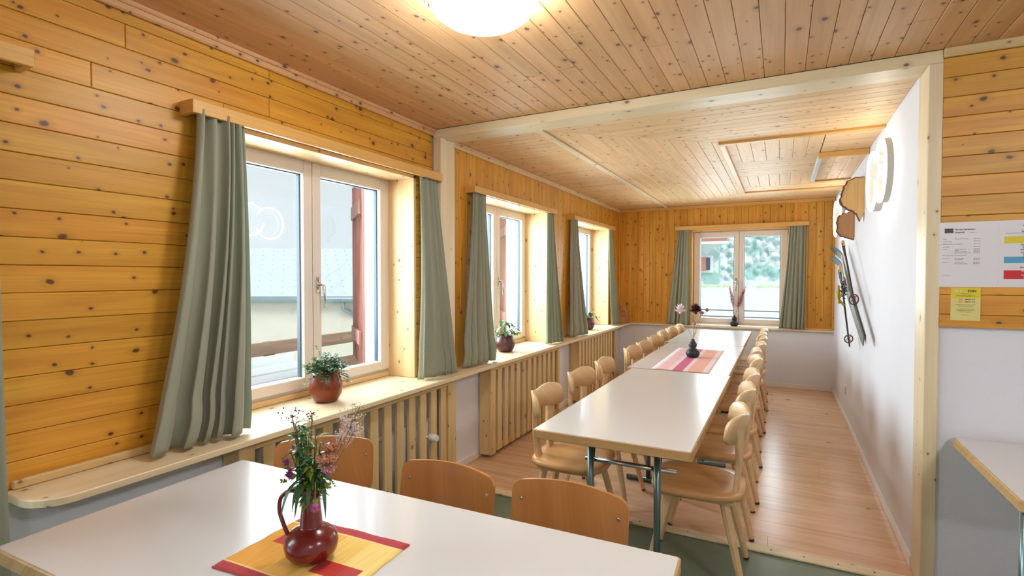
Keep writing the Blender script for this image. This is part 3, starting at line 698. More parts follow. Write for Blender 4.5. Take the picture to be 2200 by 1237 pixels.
# ------------------------------------------------------------ wooden chairs with the curved yoke back
def make_chair():
    """sitter faces +x in local space; origin on the floor under the seat centre"""
    t = thing('wooden_chair', '', 'chair', (0, 0, 0), 0, 'wooden chairs of the long table')
    # seat: rounded square, wider at the front, with a dished top
    def seat_z(a, b):
        d = math.hypot(a/.15, b/.16); return .452-.007*max(0, 1-d*d)
    mb = MB(); n = 40; rings = []
    def outline(s, z):
        out = []
        for k in range(n):
            an = 2*pi*k/n; c_, s_ = cos(an), sin(an); e = 2/3.6
            x = math.copysign(abs(c_)**e, c_)*.215; y = math.copysign(abs(s_)**e, s_)*(.205+.012*(x/.215))
            out.append((x*s, y*s, z))
        return out
    for s, z in ((.93, .418), (.985, .424), (1.0, .434), (.995, .446), (.97, .452)): rings.append(outline(s, z))
    for s in (.8, .6, .4, .2): rings.append([(p[0], p[1], seat_z(p[0], p[1])) for p in outline(s, 0)])
    vs = [p for r_ in rings for p in r_]
    fs = [(i*n+k, i*n+(k+1) % n, (i+1)*n+(k+1) % n, (i+1)*n+k) for i in range(len(rings)-1) for k in range(n)]
    mb.add(vs, fs, True); vs_c = len(mb.v); mb.v.append((0, 0, seat_z(0, 0)))
    for k in range(n): mb.f.append(((len(rings)-1)*n+k, (len(rings)-1)*n+(k+1) % n, vs_c)); mb.sm.append(True); mb.mi.append(0)
    mb.f.append(tuple(reversed(range(n)))); mb.sm.append(False); mb.mi.append(0)
    mb.build('seat', M['beechd'], t)
    for s in (-1, 1):
        mb = MB(); mb.box(-.16, .16, s*.125-.03, s*.125+.03, .396, .4178, c=.004); mb.build('seat_batten', M['beech'], t)
    # legs, eight-sided and tapering to dark feet
    for sx, sy in ((1, 1), (1, -1), (-1, 1), (-1, -1)):
        a = Vector((sx*.125, sy*.125, .40)); b = Vector((sx*.215, sy*.19, .012))
        mb = MB(); m_ = a.lerp(b, .5); mb.tube([a, m_, b], [.0215, .0185, .0145], 8)
        for i in range(len(mb.sm)): mb.sm[i] = False
        l = mb.build('leg', M['beech'], t)
        mb = MB(); mb.tube([b, b+(b-a).normalized()*.012], .0135, 8); mb.build('rubber_foot', M['rubber'], l)
    # uprights
    Rr = .30
    for s in (-1, 1):
        an = s*.47; yb = s*.085; xb = -.168
        xt = -.215+Rr*(1-cos(an)); yt = Rr*sin(an)
        mb = MB(); 
        d = Vector((cos(an), -sin(an)*.9, 0)).normalized(); w = Vector((-d.y, d.x, 0))
        bot = Vector((xb, yb, .425)); top = Vector((xt+.0, yt, .755))
        vs = []
        for i in range(7):
            q = i/6; p = bot.lerp(top, q)+Vector((-.012*sin(pi*q), 0, 0)); hw = .034-.006*sin(pi*q); ht = .011-.001*q
            dd = (Vector((1, 0, 0))*(1-q)+d*q).normalized(); ww = Vector((-dd.y, dd.x, 0))
            vs += [p+dd*ht+ww*(hw-.004), p+dd*(ht-.004)+ww*hw, p-dd*(ht-.004)+ww*hw, p-dd*ht+ww*(hw-.004), p-dd*ht-ww*(hw-.004), p-dd*(ht-.004)-ww*hw, p+dd*(ht-.004)-ww*hw, p+dd*ht-ww*(hw-.004)]
        fs = [(i*8+k, i*8+(k+1) % 8, (i+1)*8+(k+1) % 8, (i+1)*8+k) for i in range(6) for k in range(8)]+[tuple(reversed(range(8))), tuple(48+k for k in range(8))]
        mb.add(vs, fs); mb.build('upright', M['beech'], t)
    # curved yoke
    mb = MB(); nn = 36; amx = .75; vs = []
    for i in range(nn+1):
        s = -1+2*i/nn; an = s*amx
        top = .806+.010*cos(2*pi*(abs(s)-.60)/1.2)
        bot = .689-.007*cos(2*pi*(abs(s)-.66)/1.32)
        if abs(s) > .82:
            q = (abs(s)-.82)/.18; k_ = max(0, 1-q**3.4)**(1/2.4); mid = .746; top = mid+(top-mid)*max(.5, k_); bot = mid+(bot-mid)*max(.5, k_)
        for (rad, zz) in ((Rr-.010, bot+.003), (Rr-.010, top-.006), (Rr-.006, top-.001), (Rr, top), (Rr+.006, top-.001), (Rr+.010, top-.006), (Rr+.010, bot+.003), (Rr, bot)):
            vs.append((-.215+Rr-rad*cos(an)-.008*(zz-.75)/.05, rad*sin(an), zz))
    fs = [(i*8+k, i*8+(k+1) % 8, (i+1)*8+(k+1) % 8, (i+1)*8+k) for i in range(nn) for k in range(8)]+[tuple(reversed(range(8))), tuple(nn*8+k for k in range(8))]
    mb.add(vs, fs, True); mb.build('backrest', M['beech'], t)
    return t
ch0 = make_chair()
RY = [2.69, 3.28, 3.80, 4.50, 4.98, 5.48, 6.0, 6.43, 6.88]
LY = [2.72, 3.32, 3.85, 4.62, 5.06, 5.55, 6.12, 6.59, 7.05]
ordn = ['first', 'second', 'third', 'fourth', 'fifth', 'sixth', 'seventh', 'eighth', 'last']
rj = random.Random(5)
for i in range(9):
    o = 0 if i == 0 else i
    lab = ('light wooden chair, %s of the right hand row counted from the opening' % ordn[i]) if i else 'light wooden chair standing free at the near right corner of the long table'
    c = ch0 if i == 0 else copy_thing(ch0, (0, 0, 0), 0)
    c['label'] = lab; c.location = (-.352+(.0 if i == 0 else rj.uniform(-.015, .015)), RY[i], 0.002); c.rotation_euler = (0, 0, pi+(R(2) if i == 0 else rj.uniform(-.06, .06)))
for i in range(9):
    lab = ('light wooden chair, %s of the left hand row counted from the opening' % ordn[i]) if i else 'light wooden chair at the near left corner of the long table'
    c = copy_thing(ch0, (-1.02+(0 if i == 0 else rj.uniform(-.015, .015)), LY[i], .002), R(3) if i == 0 else rj.uniform(-.07, .07), lab)

# ------------------------------------------------------------ plywood school chairs at the near table (facing -y)
def make_school():
    t = thing('school_chair', '', 'chair', (0, 0, 0), 0, 'plywood chairs behind the near table')
    # local: sitter faces -y, backrest at y=0
    mb = MB(); n = 20; hw = .19; vs = []; rows = 10; z0, z1 = .60, .80
    def outline():
        o = []; r = .035
        for cx, cz, a in ((hw-r, z0+r, -90), (hw-r, z1-r-.006, 0), (-hw+r, z1-r-.006, 90), (-hw+r, z0+r, 180)):
            for k in range(7): an = R(a+90*k/6); o.append((cx+r*cos(an), cz+r*sin(an)))
            if a == 0:
                for k in range(1, 12): x = (hw-r)*(1-2*k/12); o.append((x, z1-.006+.010*(1-(x/(hw-r))**2)))
            if a == 180:
                for k in range(1, 12): x = (-hw+r)*(1-2*k/12); o.append((x, z0))
        return o
    ol = outline(); curve = lambda x, z: .030*(1-(x/hw)**2)+(z-.7)*.16
    for off in (-.005, .005):
        for x, z in ol: vs.append((x, curve(x, z)+off, z))
    m = len(ol); fs = [(k, (k+1) % m, m+(k+1) % m, m+k) for k in range(m)]
    # strips across to keep the curved face smooth
    mb.add(vs, fs, False)
    for off, flip in ((-.005, 0), (.005, 1)):
        cols = 24; vv = []
        def span(x):
            r = .035; ax = abs(x)
            if ax <= hw-r: return z0, z1-.006+.010*(1-(x/(hw-r))**2)
            q = ax-(hw-r); h = math.sqrt(max(0, r*r-q*q)); return z0+r-h, z1-r-.006+h
        for i in range(cols+1):
            x = -hw*cos(pi*i/cols); a, b = span(x)
            for j in range(5): z = a+(b-a)*j/4; vv.append((x, curve(x, z)+off, z))
        ff = [(i*5+j, (i+1)*5+j, (i+1)*5+j+1, i*5+j+1) for i in range(cols) for j in range(4)]
        if flip: ff = [tuple(reversed(f)) for f in ff]
        mb.add(vv, ff, True)
    bk = mb.build('backrest', M['ply'], t)
    for s in (-1, 1):
        mb = MB(); y = curve(.16, .735)-.005; mb.tube([(s*.16, y, .735), (s*.16, y-.003, .735)], [.0065, .0045], 10); mb.build('rivet', M['chrome'], bk)
    for s in (-1, 1):
        mb = MB(); mb.tube([(s*.165, .022+.012, .79-.03), (s*.165, .0, .60), (s*.17, -.02, .44), (s*.17, -.02, .40)], .010, 10)
        mb.tube([(s*.17, -.02, .41), (s*.18, .03, .02)], .010, 10); mb.tube([(s*.17, -.02, .41), (s*.17, -.36, .41), (s*.18, -.39, .02)], .010, 10)
        fr = mb.build('tube_frame', M['steel'], t)
        mb = MB(); mb.tube([(s*.18, .0305, .02), (s*.18, .031, .003)], .012, 10); mb.tube([(s*.18, -.3905, .02), (s*.18, -.392, .003)], .012, 10); mb.build('rubber_foot', M['rubber'], fr)
    mb = MB(); mb.prism(rrect(-.19, .19, -.40, -.02, .05), .421, .433, ch=.002); mb.build('seat', M['ply'], t)
    return t
sc0 = make_school()
for i, (x, y, rz, lab) in enumerate(((-.575, 1.475, 0, 'brown plywood backed chair behind the near table, rightmost of the three'),
                                     (-1.005, 1.445, -1, 'brown plywood backed chair behind the near table, middle of the three'),
                                     (-1.60, 1.47, 34, 'brown plywood backed chair half hidden behind the wildflowers'))):
    c = sc0 if i == 0 else copy_thing(sc0, (0, 0, 0), 0)
    c['label'] = lab; c.location = (x, y, 0.0); c.rotation_euler = (0, 0, R(rz))

# ------------------------------------------------------------ ceiling lamp
lc = (-.955, 1.615)
def ceiling_lamp(c, label, glow='lampw'):
    t = thing('ceiling_lamp', label, 'lamp', (c[0], c[1], ZF-.0), 0)
    mb = MB(); mb.lathe([(.10, -.001), (.10, -.02), (.12, -.022)][::-1], (0, 0, 0), 32, capt=True); mb.build('ceiling_plate', M['white'], t)
    prof = [(.0, -.128), (.04, -.127), (.08, -.122), (.12, -.110), (.15, -.095), (.175, -.076), (.187, -.058), (.19, -.042), (.185, -.026), (.165, -.016), (.12, -.0125)]
    mb = MB(); mb.lathe(prof, (0, 0, 0), 48, capb=False); mb.build('glass_bowl', M[glow], t)
    for k in range(3):
        an = R(206+120*k); mb = MB(); mb.box(.188*cos(an)-.007, .188*cos(an)+.007, .188*sin(an)-.007, .188*sin(an)+.007, -.055, -.035, c=.002); mb.build('clip', M['chrome'], t)
    return t
ceiling_lamp(lc, 'white glass bowl lamp on the wooden ceiling at the top of the picture')
l2 = ceiling_lamp((1.6, .6), 'added unseen bowl lamp brightening the room from behind and right of the camera', 'lampx')  # this lamp and the next are added out of view for brightness
l3 = ceiling_lamp((1.4, -1.5), 'added unseen bowl lamp brightening the room from behind the camera', 'lampx')

# ------------------------------------------------------------ ring lights on the white wall
def ring_lamp(y, z, label, r=.185):
    """two interlocked open rings standing off the wall, glowing front and back"""
    t = thing('ring_wall_lamp', label, 'lamp', (XR, y, z), 0, 'ring lamps on the white wall')
    for (cy, cz, g0, g1, x0) in ((-.13, .012, -8, 48, -.052), (.13, -.012, 150, 206, -.062)):
        # angles: 0 = +y, 90 = up; the arc from g1 to g0+360 is lit
        arc = [R(g1+(360+g0-g1)*k/54) for k in range(55)]
        body = MB(); vs = []
        for an in arc:
            for (rr, xx) in ((r-.010, x0), (r+.010, x0), (r+.010, -.018), (r-.010, -.018)): vs.append((xx, cy+rr*cos(an), cz+rr*sin(an)))
        fs = [(i*4+k, i*4+(k+1) % 4, (i+1)*4+(k+1) % 4, (i+1)*4+k) for i in range(54) for k in range(4)]+[(0, 1, 2, 3), (54*4+3, 54*4+2, 54*4+1, 54*4)]
        body.add(vs, fs); b = body.build('ring_housing', M['ringb'], t)
        g = MB(); g.tube([(x0-.006, cy+r*cos(an), cz+r*sin(an)) for an in arc], .0095, 8); g.build('front_tube', M['ring'], b)
        g = MB(); g.tube([(-.013, cy+r*cos(an), cz+r*sin(an)) for an in arc], .006, 6); g.build('back_tube', M['ringh'], b)
    mb = MB(); mb.tube([(-.0005, .0, 0), (-.022, .0, 0)], .045, 20); mb.build('wall_plate', M['white'], t)
    return t
ring_lamp(4.02, 2.085, 'pair of interlocked glowing rings on the white wall, nearer and larger')
ring_lamp(6.55, 2.085, 'pair of interlocked glowing rings on the white wall, nearer the far window')

# ------------------------------------------------------------ rough wooden slabs on the white wall
M['slabA'] = pine('raw_sawn_slab', (216, 172, 106), (228, 188, 126), 'Z', .1, rough=.6, grain=.5)
M['slabB'] = pine('brown_sawn_slab', (184, 134, 88), (200, 152, 106), 'Z', .1, rough=.6, grain=.5)
M['bark'] = plain('reddish_bark', rgb(106, 54, 32), .85, bump=.8, bscale=60, var=.25, vscale=20)
def slab(name, label, y, z, out, rz, mat, seed, tip):
    """half-round slice of a log standing out from the wall, its sawn face towards the room's opening"""
    rr = random.Random(seed); t = thing(name, label, 'decoration', (XR, y, z), 0, 'wooden slabs on the white wall')
    n = 30; ol = []
    for k in range(n+1):
        an = R(90)+pi*k/n; q = 1+.05*sin(5*an+seed)+rr.uniform(-.035, .035)
        ol.append((min(-.001, out*q*cos(an)), rz*q*sin(an)))
    if tip: ol[-3:] = [(-out*.32, -rz*.98), (-out*.18, -rz*1.32), (-.001, -rz*.9)]
    m_ = len(ol); th = .05
    lay = [([(a*.93, b*.95) for a, b in ol], -.004), (ol, .004), ([(a*1.03, b*1.02) for a, b in ol], th*.6), ([(a*.9, b*.92) for a, b in ol], th)]
    mb = MB(); vs = [(a, h, b) for pl, h in lay for a, b in pl]
    mb.add(vs, [(i*m_+k, i*m_+k+1, (i+1)*m_+k+1, (i+1)*m_+k) for i in range(3) for k in range(m_-1)]+[tuple(3*m_+k for k in range(m_))], False); mb.build('bark_edge', M['bark'], t)
    pl = [(a*.945, b*.96) for a, b in ol]; mb = MB(); mb.add([(a, -.0065+.004*sin(30*b+seed), b) for a, b in pl]+[(a, .003, b) for a, b in pl], [tuple(range(m_))]+[(k, k+1, m_+k+1, m_+k) for k in range(m_-1)], False)
    mb.build('sawn_face', mat, t); return t
slab('wooden_slab', 'pale yellow half round log slice with dark bark edge just beyond the nearer ring lamp', 5.05, 2.105, .165, .16, M['slabA'], 3, True)
slab('wooden_slab', 'smaller brown half round log slice just before the farther ring lamp', 5.68, 1.92, .145, .135, M['slabB'], 8, False)

# ------------------------------------------------------------ old skis and poles on the wall
M['skiw'] = plain('worn_grey_ski', rgb(112, 110, 102), .5, var=.25, vscale=22)
M['skid'] = plain('dark_ski_sole', rgb(46, 34, 28), .5, var=.2, vscale=12)
M['skig'] = plain('green_ski_tip', rgb(16, 48, 42), .6, var=.2, vscale=12)
M['pole'] = plain('dark_bamboo_pole', rgb(58, 44, 36), .5, var=.2, vscale=15)
M['leather'] = plain('cracked_leather', rgb(110, 72, 66), .7, var=.2, vscale=30)
M['cord'] = plain('yellow_cord', rgb(200, 176, 60), .7)
def ski(label, tip, tail, xo):
    """tip curls away from the wall; a strip with its own thickness between the two points in the wall plane"""
    t = thing('ski', label, 'ski', (XR, tail[0], tail[1]), 0, 'old skis on the white wall')
    a = Vector((0, tip[0]-tail[0], tip[1]-tail[1])); L = a.length; d = a/L; w = Vector((0, -d.z, d.y)); nrm = Vector((-1, 0, 0))
    mb = MB(); vs = []; n = 30
    for i in range(n+1):
        q = i/n; hw = .036-.006*sin(pi*q)
        if q > .93: hw *= max(.12, math.sqrt(max(0, 1-((q-.93)/.07)**2)))
        curl = .085*max(0, (q-.84)/.16)**2; th = .007+.008*sin(pi*q)
        c = d*L*q+nrm*(xo+.012+curl+.012*sin(pi*q))
        for s, h in ((-1, -th/2), (1, -th/2), (1, th/2), (-1, th/2)): vs.append(c+w*hw*s+nrm*h)
    fs = [(i*4+k, i*4+(k+1) % 4, (i+1)*4+(k+1) % 4, (i+1)*4+k) for i in range(n) for k in range(4)]+[(3, 2, 1, 0), tuple(n*4+k for k in range(4))]
    mb.add(vs, fs); 
    for fi, f in enumerate(mb.f):
        i = min(f)//4; mb.mi[fi] = 2 if i/n > .86 else (1 if (fi % 4 == 0 and fi < n*4) else 0)
    mb.build('ski_body', [M['skiw'], M['skid'], M['skig']], t)
    mb = MB(); c = d*L*.50+nrm*(xo+.045)
    mb.tube([c-w*.045, c+nrm*.03, c+w*.045], .006, 8); mb.tube([c-d*.09-w*.036, c-d*.09+nrm*.045, c-d*.09+w*.036], .005, 8); mb.tube([c-d*.09, c+d*.08+nrm*.01], .005, 6)
    mb.build('cable_binding', M['black'], t)
    mb = MB(); c = d*L*.56+nrm*(xo+.05); mb.tube([c-w*.04, c+nrm*.012-w*.01, c+w*.03-d*.06], .008, 6, flat=.35); mb.tube([c+w*.04, c+w*.055-d*.10, c+w*.05-d*.2], .008, 6, flat=.3); mb.build('leather_strap', M['leather'], t)
    return t
ski('old grey ski with green tip on the white wall, the one hanging lower left', (6.75, 1.655), (4.85, .955), .012)
ski('old grey ski with green tip on the white wall, the one nearer the post', (6.15, 1.735), (4.42, .985), .055)
def pole(label, top, bot, xo):
    t = thing('ski_pole', label, 'ski pole', (XR, bot[0], bot[1]), 0, 'old ski poles on the white wall')
    a = Vector((0, top[0]-bot[0], top[1]-bot[1])); d = a.normalized(); o = Vector((-xo, 0, 0))
    mb = MB(); mb.tube([o, o+a*.5, o+a*.90], [.006, .0085, .009], 8); mb.build('shaft', M['pole'], t)
    mb = MB(); mb.tube([o+a*.90, o+a*.97, o+a], [.013, .015, .012], 8); mb.build('grip', M['slabA'], t)
    c = o+a*.08; u = Vector((-1, 0, 0)); v = d.cross(u)
    mb = MB(); mb.tube([c+(u*cos(k*pi/8)*.03+v*sin(k*pi/8)*.045) for k in range(17)], .005, 6)
    for k in range(4): an = pi/4+k*pi/2; mb.tube([c+d*.02, c+u*cos(an)*.03+v*sin(an)*.045], .005, 6, flat=.5)
    mb.tube([c, c-d*.03+v*.05, c-d*.07+v*.04], .004, 6); mb.build('basket', M['leather'], t)
    e = o+a*.95; mb = MB(); mb.tube([e, e-d*.08+v*.05+u*.02, e-d*.2+v*.05+u*.02, e-d*.22+u*.01, e-d*.1-v*.03, e], .004, 6, flat=.5); mb.build('wrist_loop', M['leather'], t)
pole('old ski pole on the white wall, its basket ending beside the upper ski', (5.55, 1.765), (4.62, 1.23), .10)
pole('old ski pole on the white wall, its basket hanging lowest', (6.1, 1.55), (5.17, .86), .075)
mb = MB(); mb.tube([(XR-.13, 5.55, 1.36), (XR-.145, 5.35, 1.33), (XR-.15, 5.25, 1.27), (XR-.14, 5.33, 1.22), (XR-.135, 5.45, 1.25), (XR-.14, 5.56, 1.30)], .012, 8); mb.tube([(XR-.10, 5.5, 1.30), (XR-.14, 5.38, 1.25), (XR-.10, 5.36, 1.19)], .01, 8)
tag(mb.build('tie_cord', M['cord']), 'yellow cord tied round the bundle of skis and poles', 'cord')
t = thing('wall_socket', 'small white socket low on the white wall of the far room', 'socket', (XR, 6.2, .30))
boxes('cover_plate', M['white'], t, [(-.008, 0, -.04, .04, -.04, .04)], c=.002, world=False); mb = MB(); mb.tube([(-.0085, 0, 0), (-.0095, 0, 0)], .02, 16); mb.build('socket_face', M['wframe'], t)

# ------------------------------------------------------------ notices
def text(s, size, mat, parent, x, z, y, align='LEFT', bold=0, sx=1):
    cu = bpy.data.curves.new('t', 'FONT'); cu.body = s; cu.size = size; cu.align_x = align; cu.offset = bold
    tmp = bpy.data.objects.new('t', cu); COL.objects.link(tmp)
    dg = bpy.context.evaluated_depsgraph_get(); me = bpy.data.meshes.new_from_object(tmp.evaluated_get(dg))
    bpy.data.objects.remove(tmp); bpy.data.curves.remove(cu)
    me.materials.clear(); me.materials.append(mat)
    o = bpy.data.objects.new('printed_text', me); COL.objects.link(o); o.parent = parent
    o.location = (x, y, z); o.rotation_euler = (R(90), 0, 0); o.scale = (sx, 1, 1); return o
def block(name, mat, parent, x0, x1, z0, z1, y=-.0015):
    mb = MB(); mb.add([(x0, y, z0), (x1, y, z0), (x1, y, z1), (x0, y, z1), (x0, y+.0004, z0), (x1, y+.0004, z0), (x1, y+.0004, z1), (x0, y+.0004, z1)], [(0, 1, 2, 3), (7, 6, 5, 4)])
    return mb.build(name, mat, parent)
YN = YP-.0005
p = thing('notice_sheet', 'white notice sheet with a small photo and lines of phone numbers, next to the post', 'notice', (.636, YN, 1.402))
boxes('paper_sheet', M['paper'], p, [(0, .2053, -.001, 0, 0, .289)], world=False)
block('printed_photo', M['photo'], p, .019, .050, .241, .262)
text('Ski und Ferienhaus', .0092, M['ink'], p, .056, .2535, -.0016, bold=.0002); text('Empächli', .0092, M['ink'], p, .056, .2405, -.0016, bold=.0002)
text('055 642 13 12', .0042, M['ink'], p, .108, .2405, -.0016)
rows = [(.213, 'Hütte:', 'Maurer und Rest. Klaus', '055 642 61'), (.202, 'Notruf / Unfall:', '', '055 642 01'), (.190, 'Skischule und Ski- und Bergführer:', '', '055 642 57'), (.178, 'Sport Shop:', '', '055 642 82')]
for z, a, b_, c_ in rows:
    text(a, .0050, M['ink'], p, .014, z, -.0016); text(b_, .0050, M['ink'], p, .056, z, -.0016); text(c_, .0050, M['ink'], p, .121, z, -.0016)
text('Notfall:', .005, M['ink'], p, .014, .167, -.0016)
for k, (b_, c_) in enumerate((('Sanität, Notfall 144', '079 444 53'), ('Polizei', '055 645 66'), ('Feuerwehr und Rega', '055 653 61'), ('Bahn, Sportbahnen Elm 24 h', '055 642 60'))):
    text(b_, .0048, M['ink'], p, .056, .167-k*.0056, -.0016); text(c_, .0048, M['ink'], p, .121, .167-k*.0056, -.0016)
text('Bitte beachten Sie die Hinweise an der Hütte', .0046, M['inkred'], p, .014, .139, -.0016)
for z, a, b_, c_ in ((.126, 'Hüttenwart:', 'Peter und Ursula', '079 733 28'), (.120, '', 'Haus Empächli', '055 642 12'), (.108, 'Bergbahn:', 'Sportbahnen Elm', '055 642 60'), (.102, '', 'Ferien und Freizeit Elm', '055 642 52')):
    text(a, .0048, M['ink'], p, .014, z, -.0016); text(b_, .0048, M['ink'], p, .056, z, -.0016); text(c_, .0048, M['ink'], p, .121, z, -.0016)
text('Elm, Dezember', .0042, M['ink'], p, .014, .050, -.0016)
p = thing('notice_sheet', 'white notice sheet with yellow, blue and red printed bars at the right picture edge', 'notice', (.8415, YN, 1.402))
boxes('paper_sheet', M['paper'], p, [(0, .21, -.001, 0, 0, .289)], world=False)
block('yellow_bar', M['yel'], p, .018, .192, .190, .219); block('blue_bar', M['blu'], p, .018, .192, .104, .132); block('red_bar', M['redp'], p, .018, .192, .036, .073)
for s_, z, m_, y in (('Pisten- Rettung', .262, 'ink', 0), ('Sportbahnen Elm', .238, 'ink', 0), ('Bei Unfall', .210, 'inkor', 1), ('Tel. 079', .200, 'inkor', 1), ('Die Pisten werden', .180, 'ink', 0), ('überwacht und', .170, 'ink', 0), ('auf die markierten', .160, 'ink', 0),
                     ('Alle Pisten, Wege', .146, 'inkred', 0), ('Vorsicht Beim', .136, 'inkred', 0), ('Pistenfahrzeug', .124, 'inkvio', 1), ('Morgen', .112, 'inkvio', 1), ('Pistenpläne', .093, 'inkred', 0), ('Betreten, Befahren', .083, 'inkred', 0),
                     ('Pistenmaschinen', .067, 'inkwhite', 1), ('Seilwinden', .058, 'inkwhite', 1), ('Für alle Sportler', .049, 'inkwhite', 1), ('Lebensgefahr', .040, 'inkwhite', 1)):
    text(s_, .0092, M[m_], p, .105, z, -.0019 if y else -.0016, 'CENTER', .0002)
block('rule', M['ink'], p, .022, .188, .2325, .2337)
M['yelg'] = plain('pale_yellow_paper', rgb(222, 208, 128), .35, var=.02)
p = thing('notice_sheet', 'small yellow notice taped below the white sheets', 'notice', (.681, YN, 1.252))
boxes('paper_sheet', M['yelg'], p, [(0, .1035, -.001, 0, 0, .147)], world=False)
block('yellow_heading', M['yel'], p, .001, .1025, .102, .146)
text('TELE', .014, M['inkwhite'], p, .010, .127, -.0019, bold=.0004); text('FON', .014, M['ink'], p, .059, .127, -.0019, bold=.0004)
text('Hüttentelefon', .0052, M['ink'], p, .052, .118, -.0019, 'CENTER')
text('Auskunft der Pisten und Wege sowie', .0045, M['ink'], p, .052, .110, -.0019, 'CENTER'); text('sämtliche Meldungen', .0045, M['ink'], p, .052, .105, -.0019, 'CENTER')
text('PISTE', .006, M['inkor'], p, .028, .0925, -.0016, bold=.0002); text('0900 55 60 69', .006, M['ink'], p, .050, .0925, -.0016, bold=.0002)
text('PISTE', .006, M['inkor'], p, .028, .0815, -.0016, bold=.0002); text('0900 53 60 25', .006, M['ink'], p, .050, .0815, -.0016, bold=.0002)
for k, s_ in enumerate(('Im Gebiet CHF 1.50 pro Anruf und Min.', 'Bei Abklärung in Person 24 h', '', 'Für aktuellste Pisteninformationen', 'der Skigebiete sowie Schneeberichte', 'in Elm und Umgebung')):
    if s_: text(s_, .0044, M['ink'], p, .052, .069-.0063*k, -.0016, 'CENTER')
text('www.pisten.ch', .0046, M['ink'], p, .052, .024, -.0016, 'CENTER')
for i, (x, z, l_) in enumerate(((.6375, 1.597, 'white round pin at the left edge of the phone number sheet'), (.8395, 1.4065, 'white round pin where the two white sheets meet'))):
    mb = MB(); mb.tube([(0, -.0012, 0), (0, -.006, 0), (0, -.0075, 0)], [.0045, .0045, .003], 12); o = mb.build('push_pin', M['pinw']); o.location = (x, YN, z); tag(o, l_, 'pin')

# ------------------------------------------------------------ mat and jug with wildflowers
def mapmat(name, cols, width_axis, stops, noise_s=(6, 160)):
    """striped woven cloth; stops: (upper bound, colour) along the axis in object space"""
    m, nt, b = newmat(name); tc = N(nt, 'ShaderNodeTexCoord'); sp = N(nt, 'ShaderNodeSeparateXYZ'); nt.links.new(tc.outputs['Object'], sp.inputs[0])
    v = sp.outputs[width_axis]; col = rgb(*stops[-1][1])
    for ub, c in reversed(stops[:-1]): col = mixc(nt, math_(nt, 'GREATER_THAN', v, ub), rgb(*c), col)
    return m, nt, b, sp, col
def weave(nt, b, sp, col, amt=.3, ax=(7, 140)):
    c = N(nt, 'ShaderNodeCombineXYZ'); nt.links.new(math_(nt, 'MULTIPLY', sp.outputs[0], ax[0]), c.inputs[0]); nt.links.new(math_(nt, 'MULTIPLY', sp.outputs[1], ax[1]), c.inputs[1])
    n = N(nt, 'ShaderNodeTexNoise'); n.inputs['Scale'].default_value = 1; n.inputs['Detail'].default_value = 3; nt.links.new(c.outputs[0], n.inputs['Vector'])
    h = N(nt, 'ShaderNodeHueSaturation'); nt.links.new(col, h.inputs['Color']); nt.links.new(math_(nt, 'ADD', math_(nt, 'MULTIPLY', n.outputs['Fac'], amt), 1-amt*.5), h.inputs['Value'])
    nt.links.new(h.outputs[0], b.inputs['Base Color']); b.inputs['Roughness'].default_value = .9
    bp = N(nt, 'ShaderNodeBump'); bp.inputs['Strength'].default_value = .35; bp.inputs['Distance'].default_value = .001; nt.links.new(n.outputs['Fac'], bp.inputs['Height']); nt.links.new(bp.outputs[0], b.inputs['Normal'])
# local mat space: x across (0..w), y along (0..l)
MW, ML = .372, .40
m, nt, b, sp, col = mapmat('orange_woven_mat', None, 0, [(.12, (222, 160, 62)), (.20, (232, 178, 78)), (.28, (240, 200, 104)), (1, (244, 214, 130))])
vx, vy = sp.outputs[0], sp.outputs[1]
def inrect(x0, x1, y0, y1):
    a = math_(nt, 'MULTIPLY', math_(nt, 'GREATER_THAN', vx, x0), math_(nt, 'LESS_THAN', vx, x1))
    return math_(nt, 'MULTIPLY', a, math_(nt, 'MULTIPLY', math_(nt, 'GREATER_THAN', vy, y0), math_(nt, 'LESS_THAN', vy, y1)))
for (x0, x1, y0, y1, c) in ((-1, 1, .2525, .40, (176, 60, 64)), (-1, 1, -.1, .030, (176, 60, 64)), (-1, 1, .030, .036, (236, 196, 130)), (-1, 1, .246, .2525, (240, 206, 140)), (.035, .11, .145, .205, (190, 62, 58)), (.11, .185, .130, .190, (182, 60, 64)), (.225, .30, .080, .135, (192, 52, 46)), (.30, .345, .080, .135, (182, 66, 62)), (.33, .36, .1, .16, (200, 90, 60))):
    if c == (200, 90, 60): continue
    col = mixc(nt, inrect(x0, x1, y0, y1), col, rgb(*c))
weave(nt, b, sp, col, .42, (150, 9)); M['mat'] = m
def cloth_slab(name, w, l, mat, loc, rot, label, cat, wav=.002, fringe=True, seed=1):
    rr = random.Random(seed); nx, ny = 24, 28; vs = []
    for zoff in (0, .0022):
        for j in range(ny+1):
            for i in range(nx+1):
                x, y = w*i/nx, l*j/ny; h = wav*(.5+.5*sin(9*x/w+3*y/l))*(.4+.6*sin(5*y/l+1)**2)
                ex = (.0012*sin(25*y/l+seed) if i in (0, nx) else 0); ey = (.0015*sin(19*x/w+2*seed) if j in (0, ny) else 0)
                vs.append((x+ex, y+ey, zoff+h))
    n = nx+1; T = n*(ny+1); fs = []
    for j in range(ny):
        for i in range(nx): a = j*n+i; fs += [(a, a+n, a+n+1, a+1), (T+a, T+a+1, T+a+n+1, T+a+n)]
    for i in range(nx): fs += [(i, i+1, T+i+1, T+i), (ny*n+i+1, ny*n+i, T+ny*n+i, T+ny*n+i+1)]
    for j in range(ny): fs += [((j+1)*n, j*n, T+j*n, T+(j+1)*n), (j*n+nx, (j+1)*n+nx, T+(j+1)*n+nx, T+j*n+nx)]
    mb = MB(); mb.add(vs, fs, True); o = mb.build(name, mat); o.location = loc; o.rotation_euler = (0, 0, rot); tag(o, label, cat); return o
